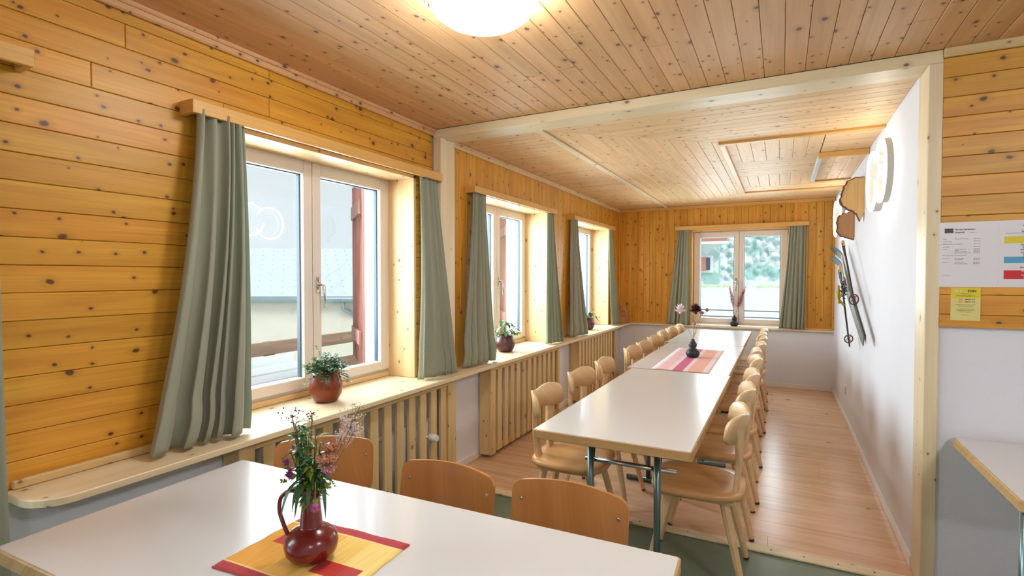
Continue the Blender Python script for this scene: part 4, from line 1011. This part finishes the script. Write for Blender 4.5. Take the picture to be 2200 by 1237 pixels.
cloth_slab('place_mat', MW, .283, M['mat'], (-1.207, .762, .7505), R(3), 'orange and yellow woven mat with red blocks under the jug', 'mat', .0015, seed=2)
JX, JY, JZ = -1.022, .897, .7545
RV = Vector((.888, .46, 0)); AV = Vector((-.46, .888, 0))
jg = thing('jug', 'dark red ceramic jug with a slim handle on the orange mat', 'jug', (JX, JY, JZ))
prof = [(.036, 0), (.050, .008), (.060, .022), (.064, .040), (.060, .058), (.049, .070), (.036, .078), (.0285, .081), (.0270, .084), (.0265, .088), (.0250, .105), (.0225, .128), (.0215, .146), (.024, .164), (.032, .178), (.031, .180), (.024, .168), (.0195, .150), (.019, .120)]
mb = MB(); mb.lathe(prof, n=40); mb.build('jug_body', M['jug'], jg)
hp = [RV*(-.020)+Vector((0, 0, .155)), RV*(-.034)+Vector((0, 0, .166)), RV*(-.055)+Vector((0, 0, .166)), RV*(-.074)+Vector((0, 0, .150)), RV*(-.078)+Vector((0, 0, .120)), RV*(-.070)+Vector((0, 0, .090)), RV*(-.058)+Vector((0, 0, .058))]
def smooth_path(ps, n=5):
    ps = [Vector(p) for p in ps]; out = []
    for i in range(len(ps)-1):
        p0, p1, p2, p3 = ps[max(i-1, 0)], ps[i], ps[i+1], ps[min(i+2, len(ps)-1)]
        for k in range(n):
            t = k/n; out.append(.5*((2*p1)+(p2-p0)*t+(2*p0-5*p1+4*p2-p3)*t*t+(-p0+3*p1-3*p2+p3)*t**3))
    out.append(ps[-1]); return out
mb = MB(); mb.tube(smooth_path(hp), .0052, 10); mb.build('handle', M['jug'], jg)
rf = random.Random(21)
bq = thing('wildflower_bouquet', 'loose bouquet of wildflowers with long drooping leaves in the red jug', 'flowers', (JX, JY, JZ+.15))
def L3(r, a, z): return RV*r+AV*a+Vector((0, 0, z))
def spray(name, mat, tip, nleaf, L, w, smat='stemg', lo=.25, droop=.35):
    tip = Vector(tip); base = Vector((tip.x*.06, tip.y*.06, -.05)); mid = base.lerp(tip, .5)+Vector((0, 0, .02))
    path = smooth_path([base, Vector((tip.x*.12, tip.y*.12, .03)), mid, tip], 5)
    mb = MB(); mb.tube(path, .0014, 5); st = mb.build('flower_stem', M[smat], bq)
    if nleaf:
        mb = MB()
        for k in range(nleaf):
            q = lo+(1-lo)*k/max(1, nleaf-1); p = path[min(len(path)-1, int(q*(len(path)-1)))]
            an = rf.uniform(0, 2*pi); d = Vector((cos(an), sin(an), rf.uniform(-.1, .7)))
            mb.leaf(p, d, L*rf.uniform(.7, 1.2), w*rf.uniform(.8, 1.2), bend=droop*rf.uniform(.5, 1.5))
        mb.build('leaves', M[mat], st)
    return path, st
for (tip, mat, nl, L, w) in (*[(L3(rf.uniform(-.045, .04), rf.uniform(-.03, .03), rf.uniform(.05, .19)), ('leafb', 'leaf', 'leafy', 'leafb')[k % 4], 20, rf.uniform(.03, .048), .0125) for k in range(14)], (L3(-.028, .0, .18), 'leafb', 14, .055, .013), (L3(-.005, .01, .165), 'leafy', 12, .05, .013), (L3(.02, -.01, .15), 'leafb', 12, .055, .014), (L3(-.04, -.02, .12), 'leaf', 12, .045, .013),
                             (L3(.04, .01, .13), 'leafb', 10, .055, .014), (L3(-.02, -.03, .07), 'leaf', 10, .045, .013), (L3(.012, -.03, .06), 'leafb', 9, .045, .013), (L3(-.035, .02, .05), 'leaf', 8, .045, .013), (L3(0, -.01, .11), 'leafy', 12, .05, .012)):
    spray('leafy', mat, tip, nl, L, w)
mb = MB()       # long leaves hanging over the rim
for (r, a, dr, L) in ((-.018, -.024, -.25, .085), (-.008, -.028, -.12, .065), (-.002, -.028, -.05, .08), (.010, -.026, .1, .07), (.028, -.01, .3, .085)):
    d = RV*dr-AV*.5+Vector((0, 0, .25)); mb.leaf(L3(r, a, .045), d, L, .013, bend=1.1, n=9)
mb.build('drooping_leaves', M['leaf'], bq)
def fluffy(name, mat, c, r, n, calyx=None, d=(0, 0, 1)):
    mb = MB(); c = Vector(c); d = Vector(d).normalized()
    for k in range(n):
        v = Vector((rf.gauss(0, 1), rf.gauss(0, 1), rf.gauss(0, 1))).normalized()
        v = (v+d*.9).normalized(); mb.leaf(c, v, r*rf.uniform(.8, 1.1), r*.16, bend=.05, n=2)
    mb.ball(c, r*.45, 8, 6); o = mb.build(name, M[mat], bq)
    if calyx: mb = MB(); mb.ball(c-d*r*.55, r*.42, 8, 6); mb.build('calyx', M[calyx], o)
    return o
fluffy('thistle_flower', 'thistle', L3(-.032, -.045, .075), .018, 70, 'stemg', L3(-.3, -.5, .5))
fluffy('thistle_flower', 'thistle', L3(-.045, -.035, .098), .014, 50, 'stemg')
fluffy('hanging_flower', 'pinkfl', L3(.026, -.04, .000), .017, 80, 'leafy', L3(.0, -.1, -1))
mb = MB(); mb.tube(smooth_path([L3(.01, -.01, .01), L3(.022, -.03, .05), L3(.026, -.04, .03), L3(.026, -.04, .012)]), .0015, 5); mb.build('flower_stem', M['stemb'], bq)
def umbel(c, r, n, mat, name='umbel_flower', h=.4, br=.0022):
    mb = MB(); c = Vector(c)
    for k in range(n):
        an = rf.uniform(0, 2*pi); q = math.sqrt(rf.random())*r; p = c+Vector((cos(an)*q, sin(an)*q, h*(r-q)*.5+rf.uniform(-.004, .004)))
        mb.ball(p, br*rf.uniform(.7, 1.2), 5, 4)
        if k % 3 == 0: mb.tube([c-Vector((0, 0, r*.9)), p], .0005, 3, caps=False)
    return mb.build(name, M[mat], bq)
umbel(L3(.046, -.02, .105), .026, 300, 'peach'); umbel(L3(.055, -.03, .082), .018, 120, 'rosy'); umbel(L3(.05, 0, .125), .02, 150, 'peach')
for c, r in ((L3(.058, -.03, .045), .012), (L3(.04, -.035, .034), .010), (L3(-.058, -.02, .05), .007)): umbel(c, r, 26, 'leafy', 'seed_head', .8, .0022)
for (tip, n, sp_, mat, br) in ((L3(.088, .03, .185), 90, .030, 'creamfl', .0019), (L3(.105, .02, .165), 60, .022, 'creamfl', .0018), (L3(.072, .02, .150), 60, .02, 'creamfl', .0018), (L3(-.045, .0, .205), 26, .022, 'berry', .0020), (L3(.0, .01, .205), 14, .012, 'berry', .0022), (L3(.112, .03, .215), 18, .016, 'leafy', .0012)):
    path, st = spray('x', 'leaf', tip, 0, 0, 0, 'stemb')
    mb = MB()
    for k in range(n):
        p = Vector(tip)+Vector((rf.gauss(0, sp_*.55), rf.gauss(0, sp_*.45), rf.gauss(0, sp_*.45))); mb.ball(p, br*rf.uniform(.7, 1.2), 5, 4)
        if k % 2 == 0: mb.tube([path[-4+rf.randint(0, 3)], p], .0004, 3, caps=False)
    mb.build('seed_spray', M[mat], st)

# ------------------------------------------------------------ runner and black vases with dried flowers
m, nt, b, sp, col = mapmat('pink_woven_runner', None, 0, [(.035, (228, 214, 220)), (.115, (222, 176, 178)), (.15, (226, 200, 206)), (.225, (196, 96, 128)), (.255, (226, 200, 204)), (.36, (224, 164, 146)), (1, (230, 206, 204))])
cc = N(nt, 'ShaderNodeCombineXYZ'); nt.links.new(math_(nt, 'MULTIPLY', sp.outputs[0], 5), cc.inputs[0]); nt.links.new(math_(nt, 'MULTIPLY', sp.outputs[1], 26), cc.inputs[1])
nz = N(nt, 'ShaderNodeTexNoise'); nz.inputs['Scale'].default_value = 1; nt.links.new(cc.outputs[0], nz.inputs['Vector'])
col = mixc(nt, math_(nt, 'MULTIPLY', ramp(nt, nz.outputs['Fac'], .62, .72), .55), col, rgb(176, 96, 78)); weave(nt, b, sp, col, .16, (8, 150)); M['runner'] = m
cloth_slab('table_runner', .41, 1.27, M['runner'], (-.86, 3.95, .7505), R(.5), 'pink and salmon striped woven runner on the middle table', 'table runner', .002, seed=4)
def vase(loc, h, r, label):
    t = thing('vase', label, 'vase', loc, 0); s = h
    prof = [(.45*r, 0), (.75*r, .03*s), (.97*r, .14*s), (r, .25*s), (.9*r, .37*s), (.55*r, .48*s), (.42*r, .53*s), (.52*r, .58*s), (.60*r, .68*s), (.53*r, .79*s), (.32*r, .87*s), (.26*r, .92*s), (.28*r, s), (.2*r, s), (.18*r, .85*s)]
    mb = MB(); mb.lathe(prof, n=32); mb.build('vase_body', M['vase'], t); return t
V1 = (-.665, 4.66, .7545); vase(V1, .155, .058, 'black double gourd vase standing on the pink runner')
V2 = (-.555, 7.645, ZS+.001); vase(V2, .145, .054, 'black double gourd vase on the sill of the far end window')
def stem(par, pts, r=.0013, mat='stemb'):
    mb = MB(); mb.tube(smooth_path(pts), r, 5); return mb.build('flower_stem', M[mat], par)
f1 = thing('dried_flowers', 'dried blooms in cream, wine red and rose above the black vase on the long table', 'flowers', (V1[0], V1[1], V1[2]+.13))
def petals(par, mat, c, r, n, sq=.5, name='bloom'):
    mb = MB(); c = Vector(c)
    for k in range(3*n):
        an = 2*pi*k/n+rf.uniform(-.2, .2)+(k//n)*.3; el = (.1, .9, 2.2)[k//n]+rf.uniform(-.1, .3); mb.leaf(c, (cos(an), sin(an), el), r*rf.uniform(.85, 1.1), r*.85, bend=-.35, n=5, fold=.25)
    mb.ball(c, r*.25, 8, 6); return mb.build(name, M[mat], par)
for (tp, mat, r, n) in ((L3(-.11, .0, .255), 'creamfl', .052, 9), (L3(.03, .02, .25), 'wine', .058, 12), (L3(.015, .0, .145), 'rosy', .02, 8), (L3(.09, .03, .235), 'rosy', .024, 9), (L3(.135, .04, .26), 'rosy', .022, 9), (L3(.07, .01, .24), 'rosy', .018, 7)):
    stem(f1, [(0, 0, -.06), (0, 0, .02), Vector(tp)*.55+Vector((0, 0, .01)), tp]); petals(f1, mat, tp, r, n)
f2 = thing('dried_branches', 'thin branches with feathery pink and dark red sprigs in front of the far window', 'flowers', (V2[0], V2[1], V2[2]+.12))
for s, top in ((-1, L3(-.10, -.05, .50)), (1, L3(.15, -.05, .47)), (1, L3(.10, -.06, .34)), (-1, L3(-.05, -.04, .35))):
    top = Vector(top); st = stem(f2, [(0, 0, -.06), (0, 0, .02), top*.5+Vector((0, 0, -.02)), top])
    mb = MB()
    for k in range(150):
        q = rf.uniform(.40, .80); p = top*q; an = rf.uniform(0, 2*pi); mb.leaf(p, (cos(an), sin(an)*.4, rf.uniform(.1, 1.2)), rf.uniform(.02, .06), .010, bend=.2, n=2)
    mb.build('pink_feathers', M['rosy'], st)
    mb = MB()
    for k in range(9):
        q = .8+.2*k/8; p = top*q; an = rf.uniform(0, 2*pi); mb.leaf(p, (cos(an), sin(an)*.4, .4), rf.uniform(.02, .035), .013, bend=.3, n=3)
    mb.build('dark_leaves', M['wine'], st)

# ------------------------------------------------------------ potted plants on the shelf
def pot(loc, r, h, mat, label, rim=.62):
    t = thing('plant_pot', label, 'pot', loc, 0)
    prof = [(.50*r, 0), (.72*r, .05*h), (.93*r, .25*h), (r, .45*h), (.96*r, .62*h), (.84*r, .80*h), (rim*r*1.12, .97*h), (rim*r*1.06, h), (rim*r*.98, .97*h), (rim*r*1.0, .86*h)]
    mb = MB(); mb.lathe(prof, n=36); mb.build('pot_body', M[mat], t)
    mb = MB(); mb.lathe([(rim*r*1.02, .86*h), (.001, .87*h)], n=20, capb=False); mb.build('soil', M['soil'], t); return t
P1 = (-2.19, 2.03, ZS+.001); pot(P1, .088, .172, 'terra', 'round terracotta pot on the sill of the large front window', .70)
rp = random.Random(12)
g = thing('fittonia_plant', 'bushy plant of tiny green leaves growing in the terracotta pot', 'plant', (P1[0], P1[1], P1[2]+.14))
sm_, lm1, lm2, lm3 = MB(), MB(), MB(), MB()
for k in range(130):
    an = rp.uniform(0, 2*pi); q = math.sqrt(rp.random()); rr_ = .02+.115*q; hz = .080*(1-q*q)+rp.uniform(-.02, .035)-(.05*q if rp.random() < .35 else 0)
    tip = Vector((cos(an)*rr_, sin(an)*rr_, hz+.015)); 
    if k < 3: tip = Vector((RV*(-.055+.02*k)))+Vector((0, 0, .16-.03*k))
    if k in (3, 4): tip = RV*.13+Vector((0, 0, -.0-.015*(k-3)))
    path = [Vector((cos(an)*.02, sin(an)*.02, -.01)), tip*.55+Vector((0, 0, .02)), tip]; sm_.tube(path, .0011, 4, caps=False)
    for j in range(9):
        p = path[1].lerp(tip, rp.random()); a2 = rp.uniform(0, 2*pi); (lm1, lm2, lm3)[rp.randint(0, 2)].leaf(p, (cos(a2), sin(a2), rp.uniform(-.2, .8)), rp.uniform(.014, .024), .014, bend=.2, n=3)
sm_.build('stems', M['stemg'], g); lm1.build('dark_leaves', M['leaf'], g); lm2.build('green_leaves', M['leafb'], g); lm3.build('pale_leaves', M['leafv'], g)
def peace(loc, n, r, hh, seed, label, L=.07):
    rq = random.Random(seed); t = thing('leafy_plant', label, 'plant', loc)
    st = MB(); m1, m2 = MB(), MB()
    for k in range(n):
        an = rq.uniform(0, 2*pi); q = rq.random()**.6; d = Vector((cos(an), sin(an), 0)); z = hh*(1-q*.9)+rq.uniform(-.02, .02)
        tip = d*r*q+Vector((0, 0, z)); st.tube(smooth_path([d*.01, tip*.5+Vector((0, 0, .03)), tip], 3), .0014, 4, caps=False)
        (m1 if rq.random() < .8 else m2).leaf(tip, d+Vector((0, 0, rq.uniform(-.6, .9))), L*rq.uniform(.7, 1.15), L*.55, bend=.45, n=6, fold=.2)
    st.build('stems', M['stemg'], t); m1.build('green_leaves', M['leafb'], t); m2.build('pale_leaves', M['leafv'], t)
P2 = (-2.20, 4.12, ZS+.001); pot(P2, .088, .150, 'aub', 'dark aubergine pot on the sill of the middle left window', .66)
peace((P2[0], P2[1], P2[2]+.135), 40, .11, .15, 4, 'glossy broad leaved plant in the dark pot at the middle left window')
P3 = (-2.17, 6.30, ZS+.001); pot(P3, .080, .150, 'aub', 'dark pot half hidden by the curtain near the far corner', .66)
peace((P3[0], P3[1], P3[2]+.135), 26, .12, .10, 9, 'small leafy plant in the pot near the far corner')
# carved plaque in the corner
M['carv'] = pine('carved_wood', (170, 112, 46), (186, 128, 58), 'Z', 0, rough=.5, grain=.3)
t = thing('carved_plaque', 'small pointed wooden plaque with carving, leaning in the far left corner of the shelf', 'carving', (-2.035, 7.46, ZS+.001), R(20))
ol = [(-.075, 0), (.085, 0), (.082, .09), (.07, .15), (.045, .20), (.02, .235), (.0, .26), (-.025, .225), (-.045, .19), (-.065, .15), (-.07, .08)]
mb = MB(); mb.prism(ol, 0, .03, lambda a, b, h: (a, -h+b*.10, b), ch=.004); mb.build('plaque_board', M['carv'], t)
mb = MB()
for (a0, b0, w_, hh) in ((0, .16, .035, .02), (.0, .13, .045, .012), (.005, .10, .03, .012), (-.01, .19, .02, .012)):
    mb.tube([(a0-w_, -.031+b0*.1, b0), (a0, -.036+(b0+hh)*.1, b0+hh), (a0+w_, -.031+b0*.1, b0)], .0055, 6)
mb.ball((0, -.03+.015, .15), .02, 10, 8, (1, .5, 1)); mb.build('carving', M['carv'], t)

# ------------------------------------------------------------ outside
M['snowy'] = plain('pale_wall_render', rgb(214, 206, 188), .9, var=.05, vscale=3)
M['roof'] = plain('pale_sheet_roof', rgb(196, 204, 206), .6, var=.05, vscale=5)
M['gut'] = plain('grey_gutter', rgb(140, 156, 158), .4, metal=.4)
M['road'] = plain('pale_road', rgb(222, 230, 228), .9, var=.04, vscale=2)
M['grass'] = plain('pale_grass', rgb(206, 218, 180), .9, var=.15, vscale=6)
M['hill'] = plain('misty_hill', rgb(190, 204, 206), 1, var=.08, vscale=.3)
# ground: low courtyard on the left, road level with the shelf at the far end
mb = MB(); mb.box(-40, -2.63, -15, 60, -1.4, -1.3); mb.build('ground_courtyard', M['road'], kind='structure')
mb = MB(); mb.add([(-4.2, 7.85, .35), (20, 7.85, .35), (20, 10.5, .66), (-4.2, 10.5, .66), (20, 19.5, 1.40), (-4.2, 19.5, 1.40), (-4.2, 7.85, -1.3), (20, 7.85, -1.3), (-4.2, 10.5, -1.3), (-4.2, 19.5, -1.3)], [(0, 1, 2, 3), (3, 2, 4, 5), (6, 7, 1, 0), (6, 0, 3, 8), (8, 3, 5, 9)])
mb.build('ground_road', M['road'], kind='structure')
mb = MB(); vs = []; rg = random.Random(8); ng = 260
for i in range(ng+1):
    x = -4.1+18*i/ng; h = rg.uniform(.02, .12)+.05*sin(x*1.7); vs += [(x, 16.0+rg.uniform(-.15, .15), 1.10), (x, 16.3, 1.13+h), (x, 16.8+rg.uniform(-.2, .2), 1.15)]
mb.add(vs, [(3*i+k, 3*i+3+k, 3*i+4+k, 3*i+1+k) for i in range(ng) for k in (0, 1)], True)
tag(mb.build('grass_verge', M['grass']), 'pale grass verge at the foot of the stone bank', 'grass', kind='stuff')
# barn
def B(xc, zc, z): return Vector((xc*.888-zc*.46, zc*.888+xc*.46, z))
def frameP(poly, name, mat, par, thick=.12, away=1):
    o = Vector(WL[par.name]); a = [Vector(p)-o for p in poly]; nrm = (a[1]-a[0]).cross(a[2]-a[0]).normalized()*thick
    n = len(a); mb = MB(); mb.add(a+[p+nrm for p in a], [tuple(range(n)), tuple(reversed(range(n, 2*n)))]+[((k+1) % n, k, n+k, n+(k+1) % n) for k in range(n)]); return mb.build(name, mat, par)
bo = B(-4.5, 13, -1.3); bn = thing('barn', 'pale barn with a grey metal roof seen through the large front window', 'building', tuple(bo))
x0, x1 = -9.0, -1.2; ze, zr = .93, 2.2
frameP([B(x0, 12.3, -1.3), B(x1, 12.3, -1.3), B(x1, 12.3, ze), B(x0, 12.3, ze)], 'wall', M['snowy'], bn, .2)
frameP([B(x1, 12.3, -1.3), B(x1, 17.5, -1.3), B(x1, 17.5, ze), B(x1, 15.1, zr-.05), B(x1, 12.3, ze)], 'gable_wall', M['snowy'], bn, .2)
frameP([B(x0, 12.0, ze), B(x1+.4, 12.0, ze), B(x1+.4, 15.1, zr), B(x0, 15.1, zr)], 'roof', M['roof'], bn, .06)
frameP([B(x1+.4, 18.2, ze), B(x0, 18.2, ze), B(x0, 15.1, zr), B(x1+.4, 15.1, zr)], 'roof', M['roof'], bn, .06)
mb = MB(); o_ = bo
for i in range(26):
    for j in range(9):
        q = .06+.88*j/8; xc = x0+.15+(i+.5*(j % 2))*.29; p = B(xc, 12.0+3.1*q, ze+(zr-ze)*q+.02)-o_; mb.box(p.x-.035, p.x+.035, p.y-.035, p.y+.035, p.z-.01, p.z+.035)
mb.build('snow_guards', M['gut'], bn)
mb = MB(); mb.tube([B(x0, 11.95, ze-.02)-o_, B(x1+.4, 11.95, ze-.02)-o_], .07, 10); mb.build('gutter', M['gut'], bn)
mb = MB(); mb.tube([B(-3.9, 11.95, ze-.05)-o_, B(-3.9, 12.0, ze-.25)-o_, B(-3.35, 12.22, ze-.6)-o_, B(-3.3, 12.24, ze-.8)-o_, B(-3.3, 12.24, -1.3)-o_], .045, 8); mb.build('downpipe', M['gut'], bn)
# hill fading in the mist is left to the sky; balcony
bl = thing('balcony', 'wooden balcony deck with two horizontal rails outside the front window', 'balcony', (-3.3, 2.5, 0))
mb = MB(); boards(mb, (-4.0, -2.63, -2.0, 9.0), False, .14, lambda u, v, n: (u, v, -.06+n), depth=.05, gap=.012); mb.build('deck', M['rail'], bl, world=True)
boxes('deck_joists', M['rail'], bl, [(-4.0, -2.63, y, y+.08, -.2, -.07) for y in (-1.8, .2, 2.2, 4.2, 6.2, 8.6)])
boxes('rail_board', M['rail'], bl, [(-3.92, -3.89, -2, 9.0, .775, .885)], c=.003); boxes('rail_board', M['rail'], bl, [(-3.92, -3.89, -2, 9.0, .53, .64)], c=.003)
for y in (-1.6, .4, 3.0, 5.2, 7.4): boxes('rail_post', M['rail'], bl, [(-3.99, -3.925, y, y+.07, -.06, .88)], c=.004)
t = thing('slatted_bench', 'bleached slatted wooden bench on the balcony outside the front window', 'bench', (-3.4, 2.6, -.01))
for a, b in ((-3.86, -3.57), (-3.515, -3.30), (-3.245, -3.06)): boxes('slat', M['deck'], t, [(a, b, 1.7, 3.22, .66, .69)], c=.003)
boxes('back_board', M['deck'], t, [(-3.885, -3.865, 1.7, 3.22, .62, .77)], c=.003)
for (x, y) in ((-3.72, 1.9), (-3.28, 1.9), (-3.72, 3.0), (-3.28, 3.0)): boxes('leg', M['deck'], t, [(x, x+.06, y, y+.06, -.009, .659)], c=.003)
# shutters folded back at the left windows
for (yy, l_) in ((2.80, 'red brown wooden shutter standing open outside the large front window'), (5.0, 'red brown wooden shutter standing open outside the middle left window'), (7.14, 'red brown wooden shutter open outside the window nearest the far corner')):
    t = thing('window_shutter', l_, 'shutter', (-2.64, yy, .80), R(90+(50 if yy < 3 else 36))); mb = MB()
    boards(mb, (.0, .66, 0, 1.37), False, .11, lambda u, v, n: (u, .012-n, v), depth=.024, gap=.002); mb.build('shutter_boards', M['red'], t)
    mb = MB(); mb.box(0.05, .58, .0125, .03, .15, .25); mb.box(0.05, .58, .0125, .03, 1.1, 1.2); mb.build('shutter_ledges', M['red'], t)
    mb = MB(); mb.box(.635, .665, -.02, -.0125, .12, .19, c=.002); mb.box(.635, .665, -.02, -.0125, 1.12, 1.19, c=.002); mb.build('shutter_catch', M['wframe'], t)
# railing wires outside the far window
t = thing('road_fence', 'low fence of two thin dark rails outside the far end window', 'fence', (-.5, 8.7, .5))
for z in (.93, .83):
    mb = MB(); mb.tube([(-3.5, 8.85, z-.02), (3, 8.85, z-.02)], .008, 6); mb.build('rail', M['seal'], t, world=True)
for x in (-3.5, -1.9, 1.2, 3):
    mb = MB(); mb.tube([(x, 8.85, .2), (x, 8.85, .95)], .02, 8); mb.build('post', M['seal'], t, world=True)
# rough stone bank with plants, beyond the road
m, nt, b = newmat('rubble_stone'); tc = N(nt, 'ShaderNodeTexCoord')
vo = N(nt, 'ShaderNodeTexVoronoi'); vo.inputs['Scale'].default_value = 4.2; nt.links.new(tc.outputs['Object'], vo.inputs['Vector'])
cs = N(nt, 'ShaderNodeSeparateColor'); nt.links.new(vo.outputs['Color'], cs.inputs[0])
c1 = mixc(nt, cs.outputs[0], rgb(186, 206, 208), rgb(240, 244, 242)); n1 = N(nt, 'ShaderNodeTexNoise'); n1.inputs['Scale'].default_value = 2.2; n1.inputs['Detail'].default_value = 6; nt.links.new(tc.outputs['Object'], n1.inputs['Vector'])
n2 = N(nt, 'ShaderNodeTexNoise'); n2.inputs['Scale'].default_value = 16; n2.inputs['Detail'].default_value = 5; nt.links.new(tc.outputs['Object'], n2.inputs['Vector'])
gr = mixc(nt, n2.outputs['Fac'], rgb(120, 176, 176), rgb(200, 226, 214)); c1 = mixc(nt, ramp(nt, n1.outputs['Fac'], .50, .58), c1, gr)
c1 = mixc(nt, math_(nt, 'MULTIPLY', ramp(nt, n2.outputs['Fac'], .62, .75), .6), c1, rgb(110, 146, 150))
nt.links.new(c1, b.inputs['Base Color']); b.inputs['Roughness'].default_value = .9; M['rubble'] = m
from mathutils import noise as NO
mb = MB(); vs = []; nx, nz_ = 300, 90
for j in range(nz_+1):
    for i in range(nx+1):
        x = -4.1+14*i/nx; h = j/nz_; z = 1.25+5.2*h; y = 18.3+1.6*h
        d = NO.voronoi(Vector((x*3.4, z*4.2, 0)))[0]; q = (d[1]-d[0]); y -= .20*min(1, q*1.8)+.3*NO.noise(Vector((x*.5, z*.6, 3)))
        vs.append((x, y, z))
mb.add(vs, [(j*(nx+1)+i, j*(nx+1)+i+1, (j+1)*(nx+1)+i+1, (j+1)*(nx+1)+i) for j in range(nz_) for i in range(nx)], True)
mb.add([(-4.1, 18.9, 1.2), (9.9, 18.9, 1.2), (9.9, 22, 6.45), (-4.1, 22, 6.45)], [(3, 2, 1, 0)])
tag(mb.build('stone_bank', M['rubble']), 'rough stone bank overgrown with plants beyond the road', 'stone wall')
t = thing('stone_house', 'corner of a house with red shutters before the stone bank outside the far window', 'building', (-3.3, 17.2, 1.3))
M['houser'] = plain('pale_render', rgb(240, 244, 244), .9); M['shred'] = plain('faded_red_paint', rgb(196, 130, 116), .7)
boxes('wall', M['rubble'], t, [(-4.1, -1.70, 17.0, 17.6, 1.15, 6.3)])
boxes('window_surround', M['houser'], t, [(-3.2, -1.84, 16.95, 17.0, 1.56, 2.08)]); boxes('window', M['seal'], t, [(-3.0, -1.93, 16.92, 16.949, 1.64, 2.02)])
boxes('shutter', M['shred'], t, [(-2.75, -2.04, 16.88, 16.919, 1.62, 2.03)])
boxes('balcony_front', M['shred'], t, [(-3.6, -1.45, 16.7, 16.98, 2.50, 2.78)]); boxes('balcony_rim', M['houser'], t, [(-3.6, -1.40, 16.66, 16.99, 2.42, 2.499)])
# green backdrop seen past the middle window

t = thing('evergreen_tree', 'dark green conifer beyond the balcony seen through the middle left window', 'tree', (-9.6, 17.6, -1.3))
mb = MB(); mb.tube([(0, 0, 0), (0, 0, 3.4)], [.16, .03], 8); mb.build('trunk', M['rail'], t)
re_ = random.Random(3); mb = MB()
for k in range(1400):
    h = re_.random()**.8; z = .5+3.1*h; r = 1.25*(1-h)+.05; an = re_.uniform(0, 2*pi); q = re_.uniform(.3, 1)*r
    mb.leaf((cos(an)*q*.8, sin(an)*q*.8, z), (cos(an), sin(an), re_.uniform(-.5, .3)), re_.uniform(.2, .4), .12, bend=.3, n=2)
mb.build('needles', M['leaf'], t)
